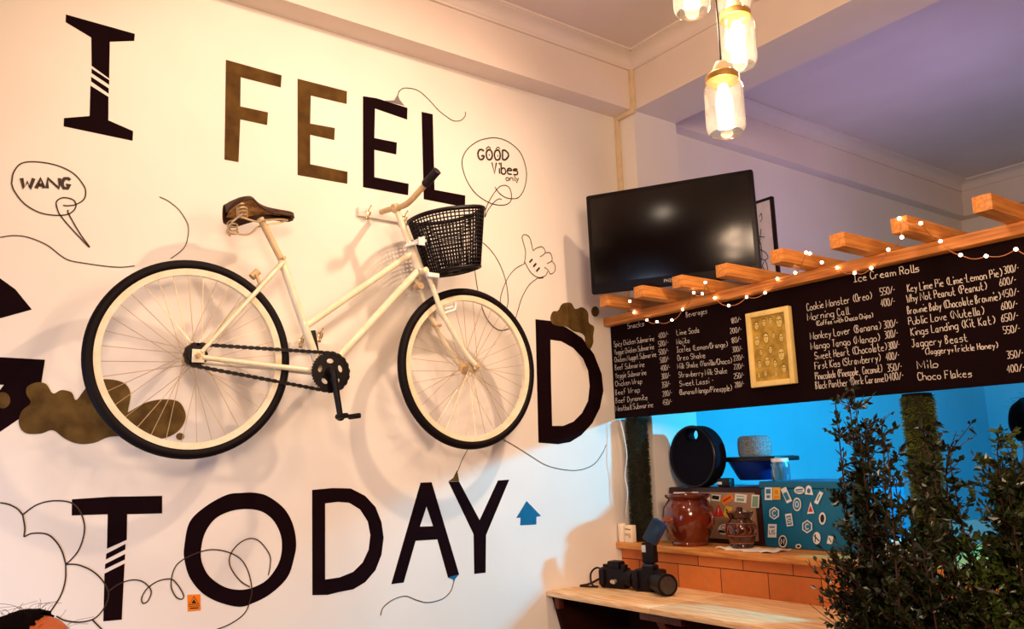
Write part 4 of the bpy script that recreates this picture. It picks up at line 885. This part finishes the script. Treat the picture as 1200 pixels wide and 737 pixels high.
# spans the two appliance tops, so it stands on the higher one
lathe(bm, [(0, 0), (.075, 0), (.080, .004), (.120, hb_-.008), (.124, hb_), (.116, hb_), (.072, .012), (0, .010)], 40, Matrix.Translation((bx0.x, 3.236, tz1+.0005))); K = [link('bowl_body', bm, M['bluebowl'])]; keep(bo_, *K)
t1, t2 = AY(839, 538, 3.16), AY(915, 536, 3.16)
tr = thing('tray', 'black flat tray lying across the blue bowl', 'tray', ((t1.x+t2.x)/2, 3.20, zt_))
bm = bmesh.new(); box(bm, (t1.x-.005, 3.115, zt_+.001), (t2.x, 3.30, zt_+.022), .005); box(bm, (t1.x+.01, 3.13, zt_+.018), (t2.x-.015, 3.285, zt_+.024), .003); K = [link('tray_plate', bm, M['tray'])]; keep(tr, *K)
g0 = AY(883, 536, 3.19); gh = AY(883, 511, 3.19).z-zt_-.024; gr = .077
gs = thing('smart_speaker', 'grey mesh cylinder smart speaker standing on the black tray', 'speaker', (g0.x, 3.205, zt_+.0245))
bm = bmesh.new(); lathe(bm, [(0, 0), (gr*.9, 0), (gr*.97, .006), (gr, .02), (gr*1.0, gh-.03), (gr*.97, gh-.012), (gr*.88, gh-.003), (gr*.8, gh), (0, gh)], 48, Matrix.Translation((g0.x, 3.205, zt_+.0245))); K = [link('mesh_body', bm, M['gspk'])]
bm = bmesh.new(); lathe(bm, [(0, gh+.0012), (gr*.76, gh+.0012), (gr*.78, gh-.002)], 40, Matrix.Translation((g0.x, 3.205, zt_+.0245))); K.append(link('top_panel', bm, M['gspk'])); keep(gs, *K)
s0 = AY(849, 563, 3.05)
sb = thing('power_adapter', 'small black box on the microwave between the round speaker and the blue bowl', 'box', (s0.x, 3.065, mz1))
bm = bmesh.new(); box(bm, (s0.x-.04, 3.045, mz1+.001), (s0.x+.03, 3.085, mz1+.04), .006); K = [link('body', bm, M['tray'])]; bm = bmesh.new(); box(bm, (s0.x-.035, 3.043, mz1+.012), (s0.x-.012, 3.0455, mz1+.024), .001); K.append(link('label_plate', bm, M['white'])); keep(sb, *K)
j0 = AY(916, 567, 3.08); jh = AY(915, 537, 3.08).z-tz1; jr = .040
jj = thing('glass_jar', 'glass jar with a white lid standing on the teal box', 'jar', (j0.x, 3.08, tz1))
bm = bmesh.new(); lathe(bm, [(0, 0), (jr*.92, 0), (jr, .008), (jr, jh*.72), (jr*.86, jh*.82), (jr*.86, jh*.86)], 32, Matrix.Translation((j0.x, 3.08, tz1+.0005))); K = [link('glass', bm, M['bluejar'])]
bm = bmesh.new(); lathe(bm, [(0, jh*.84), (jr*.9, jh*.84), (jr*.92, jh*.87), (jr*.92, jh*.98), (jr*.88, jh), (0, jh)], 32, Matrix.Translation((j0.x, 3.08, tz1+.0005))); K.append(link('lid', bm, M['white']))
bm = bmesh.new(); lathe(bm, [(0, .004), (jr*.86, .004), (jr*.93, .012), (jr*.93, jh*.62), (0, jh*.62)], 32, Matrix.Translation((j0.x, 3.08, tz1+.0005))); K.append(link('contents', bm, M['stickb'])); keep(jj, *K)
# glazed pots
p0 = AY(809, 637, 2.89); pz = AY(809, 579, 2.89).z-ZC; pr = (AY(832, 605, 2.89).x-AY(786, 605, 2.89).x)/2
pot = thing('ceramic_pot', 'large glossy brown ceramic pot standing in front of the microwave', 'pot', (p0.x, 2.89, ZC))
bm = bmesh.new(); lathe(bm, [(0, .0), (pr*.68, 0), (pr*.70, pz*.04), (pr*.66, pz*.08), (pr*.80, pz*.20), (pr*.96, pz*.42), (pr*1.0, pz*.58), (pr*.95, pz*.74), (pr*.80, pz*.86), (pr*.74, pz*.90), (pr*.84, pz*.935), (pr*.88, pz*.97), (pr*.84, pz), (pr*.70, pz*.99), (pr*.66, pz*.9), (pr*.8, pz*.7), (0, pz*.1)], 48, Matrix.Translation((p0.x, 2.89, ZC+.0005))); K = [link('pot_body', bm, M['potbrown'])]
for s in (-1, 1):
    bm = bmesh.new(); q = Vector((p0.x+s*pr*.99, 2.89, ZC+pz*.52)); tube(bm, spline([q+Vector((-s*.012, 0, .03)), q+Vector((s*.018, 0, .024)), q+Vector((s*.022, 0, -.012)), q+Vector((-s*.008, 0, -.034))], 5), .010, 10); K.append(link('handle', bm, M['potbrown']))
bm = bmesh.new()
cpx = [(-.028, -.010), (-.024, .012), (-.014, -.008), (-.006, .014), (.004, -.006), (.012, .014), (.020, -.008), (.028, .010)]
def onpot(u, v): 
    th = -pi/2-.25+u/pr; zz = ZC+pz*.52+v; rr = pr*1.002-.012*abs(v)/.04; return Vector((p0.x+rr*cos(th), 2.89+rr*sin(th), zz))
tube(bm, spline([onpot(u, v) for u, v in cpx], 5), .0042, 8); tube(bm, spline([onpot(u*1.1, -v*.9+.004) for u, v in cpx], 5), .0035, 8); tube(bm, [onpot(.034*cos(a), .026*sin(a)) for a in [k*.3 for k in range(22)]], .0022, 6)
K.append(link('relief_emblem', bm, M['potemb'])); keep(pot, *K)
q0 = AY(869.5, 636, 2.905); qz = AY(869.5, 594, 2.905).z-ZC-.006; qr = (AY(884.5, 617, 2.905).x-AY(855, 617, 2.905).x)/2
cl = thing('cloth', 'folded white cloth lying on the counter under the small brown jar', 'cloth', (q0.x, 2.92, ZC))
bm = bmesh.new(); NX_, NY_ = 22, 12; c0_ = AY(843, 640, 2.85).x; c1_ = AY(908, 640, 2.85).x; rnd = random.Random(5)
V = [[bm.verts.new((c0_+(c1_-c0_)*i/NX_+rnd.uniform(-.004, .004), 2.822+.13*j/NY_+.012*sin(i*.9), ZC+.0045+(.0035*(1+sin(i*1.3+j*.8)) if (i < 5 or i > 16) else 0))) for j in range(NY_+1)] for i in range(NX_+1)]
for i in range(NX_):
    for j in range(NY_): bm.faces.new((V[i][j], V[i+1][j], V[i+1][j+1], V[i][j+1]))
o = link('fabric', bm, M['cloth']); s_ = o.modifiers.new('thick', 'SOLIDIFY'); s_.thickness = .004; s_.offset = -1; keep(cl, o)
sj = thing('ceramic_jar', 'small dark brown lidded jar standing on the white cloth', 'jar', (q0.x, 2.905, ZC+.0065))
bm = bmesh.new(); lathe(bm, [(0, 0), (qr*.72, 0), (qr*.74, qz*.05), (qr*.7, qz*.08), (qr*.92, qz*.28), (qr, qz*.45), (qr*.9, qz*.60), (qr*.66, qz*.68), (qr*.62, qz*.74), (0, qz*.74)], 40, Matrix.Translation((q0.x, 2.905, ZC+.0065))); K = [link('jar_body', bm, M['darkglaze'])]
bm = bmesh.new(); lathe(bm, [(0, qz*.72), (qr*.68, qz*.72), (qr*.78, qz*.80), (qr*.86, qz*.86), (qr*.84, qz*.88), (qr*.5, qz*.90), (qr*.2, qz*.92), (qr*.22, qz*.97), (qr*.12, qz), (0, qz)], 32, Matrix.Translation((q0.x, 2.905, ZC+.0065))); K.append(link('lid', bm, M['darkglaze']))
bm = bmesh.new()
for z, r in ((.30, .94), (.60, .90), (.12, .76)): tube(bm, [Vector((q0.x+qr*r*1.01*cos(a), 2.905+qr*r*1.01*sin(a), ZC+.0065+qz*z)) for a in [2*pi*k/36 for k in range(36)]], .0022, 6, closed=True)
for k in range(16):
    a = 2*pi*k/16; tube(bm, spline([Vector((q0.x+qr*r*cos(a+d), 2.905+qr*r*sin(a+d), ZC+.0065+qz*z)) for r, d, z in ((1.0, 0, .35), (1.02, .14, .44), (.97, 0, .54))], 3), .0018, 5)
K.append(link('relief_band', bm, M['potemb'])); keep(sj, *K)
# tea-light glass and small printed card box at the counter's wall end
e0 = AY(737, 630, 2.87)
tg = thing('candle_glass', 'frosted candle glass at the wall end of the counter', 'candle', (.03, 2.822, ZC)); e0.x = max(e0.x, .04)
bm = bmesh.new(); lathe(bm, [(0, 0), (.018, 0), (.021, .006), (.022, .085), (.020, .085), (.018, .01), (0, .006)], 28, Matrix.Translation((.030, 2.822, ZC+.0005))); K = [link('glass', bm, M['candle'])]; bm = bmesh.new(); lathe(bm, [(0, .0105), (.016, .0105), (.017, .045), (0, .045)], 20, Matrix.Translation((.030, 2.822, ZC+.0005))); K.append(link('wax', bm, M['cork'])); keep(tg, *K)
tc_ = thing('card_box', 'small cream printed card box beside the candle glass on the counter', 'box', (.08, 2.82, ZC))
bm = bmesh.new(); box(bm, (.058, 2.806, ZC+.0005), (.108, 2.836, ZC+.080), .002); K = [link('carton', bm, M['card'])]
bm = bmesh.new()
for k, ch in enumerate('mg'): lettering(bm, ch, Vector((.066+.018*k, 2.8055, ZC+.03)), Vector((1, 0, 0)), Vector((0, 0, 1)), .014, .022, .003, NYm, .1)
ribbon(bm, [Vector((.064, 2.8055, ZC+.062)), Vector((.102, 2.8055, ZC+.06))], .006, NYm); K.append(link('print', bm, M['cork'], smooth=False)); keep(tc_, *K)

# ================================================================== CAMERAS ON THE LEDGE
ca = AZ(722, 689, ZL); 
t = thing('camera', 'black camera lying on the ledge with its strap, nearest the mural wall', 'camera', (ca.x, ca.y, ZL)); rz = radians(12); t.rotation_euler = (0, 0, rz)
bm = bmesh.new(); box(bm, (-.070, -.03, .001), (.066, .035, .090), .012); box(bm, (-.030, -.025, .08), (.036, .033, .118), .010); cyl(bm, (-.05, 0, .088), (-.05, 0, .101), .014, 20); box(bm, (-.066, -.042, .012), (-.036, -.02, .085), .009); K = link('body', bm, M['camblack'], t)
bm = bmesh.new(); cyl(bm, (.048, 0, .088), (.048, 0, .104), .017, 24); link('mode_dial', bm, M['blackmetal'], t)
bm = bmesh.new(); cyl(bm, (.02, -.032, .035), (.02, -.048, .032), .009, 16); cyl(bm, (.006, -.032, .034), (.006, -.042, .032), .008, 16); link('metal_knob', bm, M['metal'], t)['label'] = 'shiny metal knob'
bm = bmesh.new(); cyl(bm, (.065, 0, .048), (.105, -.004, .046), .036, 30); cyl(bm, (.105, -.004, .046), (.112, -.005, .0455), .031, 30); link('lens', bm, M['camblack'], t)
bm = bmesh.new(); pts = spline([Vector((-.068, 0, .075)), Vector((-.10, -.004, .082)), Vector((-.128, -.01, .058)), Vector((-.122, -.02, .018)), Vector((-.10, -.03, .006)), Vector((-.075, -.038, .005)), Vector((-.12, -.05, .004)), Vector((-.16, -.055, .004))], 6)
for a, b in zip(pts[:-1], pts[1:]):
    pass
tube(bm, pts, .0045, 6); tube(bm, spline([Vector((-.16, -.055, .005)), Vector((-.13, -.02, .012)), Vector((-.10, .005, .03)), Vector((-.07, .01, .04))], 6), .005, 6); link('strap', bm, M['strapm'], t)
cb = AZ(763, 693, ZL)
t = thing('camera', 'black camera with a tall flash mounted on top, in front of the counter bricks', 'camera', (cb.x, cb.y, ZL), radians(20))
bm = bmesh.new(); box(bm, (-.066, -.032, .001), (.066, .034, .094), .010); box(bm, (-.026, -.03, .085), (.030, .034, .112), .008); box(bm, (-.07, -.045, .01), (-.04, -.02, .088), .008); link('body', bm, M['camblack'], t)
bm = bmesh.new(); box(bm, (-.022, -.032, .106), (.028, .012, .1165), .004); link('top_plate', bm, M['flashb'], t)
bm = bmesh.new(); cyl(bm, (.035, -.02, .048), (.065, -.055, .047), .038, 32); cyl(bm, (.065, -.055, .047), (.125, -.105, .046), .041, 32, .046); link('lens', bm, M['camblack'], t)
bm = bmesh.new(); cyl(bm, (.1255, -.1054, .046), (.1262, -.106, .046), .036, 32); link('front_glass', bm, M['lens'], t)
fl = bmesh.new(); box(fl, (-.028, -.018, .1175), (.030, .028, .205), .007); fo = link('flash', fl, M['camblack'], t)
bm = bmesh.new(); mt = Matrix.Translation((.002, .006, .205)) @ Matrix.Rotation(radians(32), 4, 'Y')
box(bm, (-.032, -.022, .002), (.032, .026, .105), .007, mtx=mt); link('flash_head', bm, M['flashb'], fo)
bm = bmesh.new(); box(bm, (-.0245, -.020, .165), (-.006, -.0178, .195), .0008); link('display', bm, M['silver'], fo)

# ================================================================== WHITE NAPKINS further along the counter
n0 = Vector((1.335, 3.05, ZC))
t = thing('napkin_stack', 'white stack of paper napkins on the counter behind the shrubs', 'napkins', (n0.x, 3.08, ZC))
bm = bmesh.new()
for k in range(5): box(bm, (n0.x-.10+.003*(k % 2), 3.0, ZC+.0005+.011*k), (n0.x+.07+.003*(k % 2), 3.16, ZC+.011*k+.0102), .002)
o = link('sheets', bm, M['cloth']); keep(t, o)

# ================================================================== SHRUBS in front of the ledge
def shrub(x, y, hgt, spread, n_stem, n_leaf, m, label, seed, lean=0., potr=.17):
    rnd = random.Random(seed)
    t = thing('potted_shrub', label, 'shrub', (x, y, 0))
    bm = bmesh.new(); lathe(bm, [(0, .002), (potr*.72, .002), (potr*.75, .02), (potr*.95, .34), (potr*1.05, .345), (potr*1.05, .38), (potr*.95, .38), (potr*.92, .345), (0, .34)], 36, Matrix.Translation((x, y, 0))); K = [link('planter', bm, M['pot'])]
    bm = bmesh.new(); stems = []
    for i in range(n_stem):
        th = rnd.uniform(0, 2*pi); r1 = spread*rnd.uniform(.15, 1.0)*sqrt(rnd.random()); h = hgt*rnd.uniform(.62, 1.0) if i else hgt
        b = Vector((x+.05*cos(th), y+.05*sin(th), .34)); tp = Vector((x+lean+r1*cos(th), y+r1*sin(th)*.75, h))
        md = b.lerp(tp, .5)+Vector((rnd.uniform(-.04, .04), rnd.uniform(-.04, .04), 0)); pts = spline([b, md, tp], 7); stems.append(pts)
        tube(bm, pts, [.006-.0045*k/(len(pts)-1) for k in range(len(pts))], 5)
    twigs = []
    for pts in stems:
        for k in range(3, len(pts)):
            for _ in range(4 if k < len(pts)-3 else 3):
                p = pts[k]; a = rnd.uniform(0, 2*pi); l = rnd.uniform(.04, .12)*(1.15 if p.z < hgt*.72 else .6)
                e = p+Vector((cos(a), sin(a)*.8, rnd.uniform(.25, 1.1)))*l; twigs.append((p, e)); tube(bm, [p, e], [.0016, .0007], 4, cap=False)
        twigs += [(pts[i], pts[i+1]) for i in range(4, len(pts)-1)]
    K.append(link('stems', bm, M['twig']))
    vs_, fs_ = [], []
    for i in range(n_leaf):
        a, b = rnd.choice(twigs); u = rnd.random(); p = a.lerp(b, u)
        if p.z > hgt*.74 and rnd.random() < .45: a, b = rnd.choice(twigs); p = a.lerp(b, u)
        d = (b-a).normalized()*.5+Vector((rnd.gauss(0, .6), rnd.gauss(0, .6), rnd.gauss(.15, .5))); d.normalize()
        s = d.orthogonal().normalized(); s = Matrix.Rotation(rnd.uniform(0, 2*pi), 3, d) @ s; nn = d.cross(s)
        L, w_ = rnd.uniform(.015, .028), rnd.uniform(.0038, .007); k0 = len(vs_)
        vs_ += [p, p+d*L*.5+s*w_+nn*.002, p+d*L, p+d*L*.5-s*w_+nn*.002]; fs_ += [(k0, k0+1, k0+2), (k0, k0+2, k0+3)]
    me = bpy.data.meshes.new('foliage'); me.from_pydata([tuple(v) for v in vs_], [], fs_); me.materials.append(M[m]); o = bpy.data.objects.new('foliage', me); COL.objects.link(o); o['kind'] = 'stuff'; K.append(o)
    bm = bmesh.new(); lathe(bm, [(0, .344), (potr*.9, .3445)], 24, Matrix.Translation((x, y, 0))); K.append(link('soil', bm, M['soil']))
    keep(t, *K)
shrub(1.755, 2.06, 1.64, .11, 20, 14000, 'leaf', 'sparse dark leafed shrub standing before the ledge end, nearest the teal box', 11)
shrub(1.935, 2.02, 1.54, .16, 32, 26000, 'leaf', 'dense dark shrub in front of the grass wrapped post', 12)
shrub(2.085, 2.12, 1.50, .22, 48, 44000, 'leafb', 'lighter green shrub at the right edge of the picture', 13)

# ================================================================== PENDANT JAR LAMPS
def jar_lamp(px, py, depth, label, energy):
    c_ = AD(px, py, depth); r, h = .044, .138
    t = thing('pendant_lamp', label, 'pendant lamp', c_, group='hanging jar lamps')
    T = Matrix.Translation((c_.x, c_.y, c_.z-h/2))
    bm = bmesh.new(); lathe(bm, [(0, .004), (r*.55, .002), (r*.84, .001), (r*.97, .010), (r, .022), (r, h*.74), (r*.95, h*.82), (r*.80, h*.89), (r*.78, h*.93)], 36, T); k = [link('glass_jar', bm, M['jarglass'])]
    bm = bmesh.new(); lathe(bm, [(r*.82, h*.90), (r*.86, h*.905), (r*.86, h), (r*.80, h+.004), (0, h+.005)], 36, T); k.append(link('screw_cap', bm, M['jarcap']))
    bm = bmesh.new(); lathe(bm, [(.019, h+.004), (.019, h+.022), (.013, h+.034), (.004, h+.038), (0, h+.038)], 20, T); k.append(link('lamp_holder', bm, M['socket']))
    bm = bmesh.new(); lathe(bm, [(0, h*.28), (.012, h*.31), (.0185, h*.42), (.0185, h*.58), (.013, h*.72), (.010, h*.84), (0, h*.84)], 24, T); k.append(link('bulb', bm, M['filament']))
    bm = bmesh.new(); cyl(bm, (c_.x, c_.y, c_.z+h/2+.03), (c_.x, c_.y, CEIL-.028), .0022, 6); k.append(link('cord', bm, M['cord']))
    bm = bmesh.new(); lathe(bm, [(0, -.03), (.012, -.03), (.028, -.008), (.028, 0)], 24, Matrix.Translation((c_.x, c_.y, CEIL))); k.append(link('ceiling_rose', bm, M['socket']))
    keep(t, *k)
    l = light('POINT', 'jar_lamp_light', (c_.x, c_.y, c_.z-.095), energy, WARM, .03); 
jar_lamp(849, 123, 1.86, 'lowest hanging glass jar lamp with a glowing filament bulb', 9)
jar_lamp(864, 47, 2.0, 'hanging glass jar lamp second lowest in the cluster', 9)
jar_lamp(859, -14, 2.16, 'hanging glass jar lamp behind the others, cut by the picture top', 9)
jar_lamp(809, -15, 1.98, 'hanging glass jar lamp apart from the others on the left', 9)

# ================================================================== PEOPLE
def person(name, label, head, facing, seated, hair_m, seat_z=None):
    """one skinned body; head = centre of the skull"""
    t = thing(name, label, 'person', (head.x, head.y, 0)); fx = Vector((cos(facing), sin(facing), 0)); sd_ = Vector((-sin(facing), cos(facing), 0)); up_ = Vector((0, 0, 1))
    H = head
    V, E, Rr = [], [], []
    def add(p, r, par=None, r2=None):
        V.append(tuple(p)); Rr.append((r, r2 or r))
        if par is not None: E.append((par, len(V)-1))
        return len(V)-1
    neck = H-up_*.155-fx*.02; pel = neck-up_*.52-fx*.02
    ip = add(pel, .125, None, .155); iw = add(pel+up_*.17, .115, ip, .145); ic = add(pel+up_*.34, .125, iw, .17); isn = add(neck-up_*.07, .09, ic, .13); ink = add(neck+up_*.0, .055, isn); ih = add(H-up_*.07+fx*.005, .072, ink, .068)
    i1 = add(H+up_*.0, .104, ih, .096); i2 = add(H+up_*.058-fx*.004, .102, i1, .096); i3 = add(H+up_*.098-fx*.006, .082, i2, .078); add(H+up_*.122-fx*.006, .040, i3)
    for s in (-1, 1):
        sh = add(neck-up_*.085+sd_*s*.17, .062, isn); el = add(neck-up_*.36+sd_*s*.24+fx*.02, .045, sh); wr = add(neck-up_*.50+sd_*s*.17+fx*.22, .030, el); pm = add(V_(V, wr)+fx*.07-sd_*s*.012, .034, wr, .018)
        for q, ln in ((-.03, .055), (-.011, .07), (.009, .066), (.028, .05)):
            k1_ = add(V_(V, pm)+fx*.035+sd_*q*1.0, .0095, pm); add(V_(V, pm)+fx*(.035+ln*.6)+sd_*q-up_*.014, .0085, k1_)
        th_ = add(V_(V, wr)+fx*.05-sd_*s*.045, .011, wr); add(V_(V, wr)+fx*.085-sd_*s*.05, .009, th_)
        if seated:
            hp = add(pel+sd_*s*.09-up_*.03, .095, ip); kn = add(pel+sd_*s*.11+fx*.42-up_*.03, .066, hp); an = add(pel+sd_*s*.11+fx*.40-up_*(pel.z-.10), .042, kn)
        else:
            hp = add(pel+sd_*s*.09-up_*.05, .098, ip); kn = add(pel+sd_*s*.10+fx*.02-up_*((pel.z)*.5), .064, hp); an = add(pel+sd_*s*.10-up_*(pel.z-.09), .042, kn)
        add(V_(V, an)+fx*.14-up_*.055, .036, an)
    me = bpy.data.meshes.new('body'); me.from_pydata(V, E, []); o = bpy.data.objects.new('body', me); COL.objects.link(o)
    md = o.modifiers.new('skin', 'SKIN'); md.use_smooth_shade = True
    for i, r in enumerate(Rr): me.skin_vertices[0].data[i].radius = (r[0], r[1]); 
    me.skin_vertices[0].data[0].use_root = True
    ss = o.modifiers.new('sub', 'SUBSURF'); ss.levels = 2; ss.render_levels = 2
    me.materials.append(M['skin']); K = [o]
    # face
    bm = bmesh.new(); 
    tube(bm, [H+fx*.078+up_*.012, H+fx*.094-up_*.018, H+fx*.080-up_*.028], [.007, .012, .008], 10)
    for s in (-1, 1): tube(bm, spline([H+sd_*s*.074+up_*.02-fx*.005, H+sd_*s*.084+up_*.012-fx*.012, H+sd_*s*.082-up_*.02-fx*.006, H+sd_*s*.072-up_*.026], 4), .008, 8)
    K.append(link('nose_and_ears', bm, M['skin']))
    bm = bmesh.new()
    for s in (-1, 1): bmesh.ops.create_uvsphere(bm, u_segments=12, v_segments=8, radius=.011, matrix=Matrix.Translation(H+fx*.073+sd_*s*.031+up_*.012))
    K.append(link('eyes', bm, M['ink']))
    bm = bmesh.new(); tube(bm, spline([H+fx*.064+sd_*.024-up_*.056, H+fx*.075-up_*.058, H+fx*.064-sd_*.024-up_*.056], 4), .005, 8); K.append(link('mouth', bm, M['stickr']))
    # hair cap with loose strands
    bm = bmesh.new(); bmesh.ops.create_uvsphere(bm, u_segments=32, v_segments=20, radius=1.)
    dele = []
    for v in bm.verts:
        d = v.co.copy(); front = max(0, d.dot(fx)); cut = -.80+(1.95*min(1, front/.46)**1.6 if seated else 1.5*front**1.1); j_ = 1+.03*sin(d.x*23+d.y*31)*sin(d.z*19)
        v.co = H+Vector((0, 0, .022))-fx*.008+Vector((d.x*.101, d.y*.101, d.z*.112))*j_; 
        if d.z < cut: dele.append(v)
    bmesh.ops.delete(bm, geom=dele, context='VERTS')
    rnd = random.Random(2)
    hr = link('hair', bm, M[hair_m]); s2 = hr.modifiers.new('thick', 'SOLIDIFY'); s2.thickness = .004; K.append(hr); bm = bmesh.new()
    for k in range(46):
        a = rnd.uniform(0, 2*pi); e = rnd.uniform(.5, 1.45); d = Vector((cos(a)*cos(e), sin(a)*cos(e), sin(e))); p = H+Vector((0, 0, .022))-fx*.008+Vector((d.x*.100, d.y*.100, d.z*.111)); tn = Vector((rnd.uniform(-1, 1), rnd.uniform(-1, 1), rnd.uniform(-.1, .25)))
        tube(bm, spline([p-d*.004, p+d*.008+tn*.02, p+d*.006+tn*.055], 4), .0004, 4, cap=False)
    K.append(link('loose_strands', bm, M[hair_m]))
    # shirt and trousers follow the body
    def cloth_skin(nm, ids, edges, grow, m):
        mp = {i: k for k, i in enumerate(ids)}; me = bpy.data.meshes.new(nm); me.from_pydata([V[i] for i in ids], [(mp[a], mp[b]) for a, b in edges], []); c = bpy.data.objects.new(nm, me); COL.objects.link(c); c.modifiers.new('skin', 'SKIN').use_smooth_shade = True
        for i in ids: me.skin_vertices[0].data[mp[i]].radius = (Rr[i][0]+grow, Rr[i][1]+grow)
        me.skin_vertices[0].data[0].use_root = True; c.modifiers.new('sub', 'SUBSURF').render_levels = 2; me.materials.append(M[m]); K.append(c)
    per = 3+1+8+2+4; arm = [10, 10+per]
    sh_ids = [0, 1, 2, 3, 4]+[a+k for a in arm for k in (0, 1, 2)]; sh_e = [(0, 1), (1, 2), (2, 3), (3, 4)]+[(3, a) for a in arm]+[(a, a+1) for a in arm]+[(a+1, a+2) for a in arm]
    cloth_skin('shirt', sh_ids, sh_e, .024, 'shirt')
    lg_ = [a+14 for a in arm]; cloth_skin('trousers', [1, 0]+[l+k for l in lg_ for k in (0, 1, 2)], [(1, 0)]+[(0, l) for l in lg_]+[(l, l+1) for l in lg_]+[(l+1, l+2) for l in lg_], .016, 'trouser')
    keep(t, *K); return pel
def V_(V, i): return Vector(V[i])
hd1 = AD(30, 797, 1.62)
pl = person('person', 'seated person with dark hair, only the top of the head showing in the lower corner', hd1, radians(58), True, 'hair')
st_ = thing('stool', 'round wooden stool under the seated person in the lower corner', 'stool', (pl.x, pl.y, 0)); sz = pl.z-.172
bm = bmesh.new(); lathe(bm, [(0, 0), (.16, 0), (.17, .008), (.17, .03), (.16, .036), (0, .036)], 32, Matrix.Translation((pl.x, pl.y, sz-.036))); K = [link('seat', bm, M['counterwood'])]
for k in range(4):
    a = pi/4+k*pi/2; bm = bmesh.new(); tube(bm, [Vector((pl.x+.11*cos(a), pl.y+.11*sin(a), sz-.037)), Vector((pl.x+.17*cos(a), pl.y+.17*sin(a), 0.001))], .016, 10); K.append(link('leg', bm, M['darkwood']))
keep(st_, *K)
hd2 = AY(1216, 500, 3.95)
person('person', 'dark silhouetted person standing in the blue lit kitchen at the right edge', hd2, radians(60), False, 'hair')
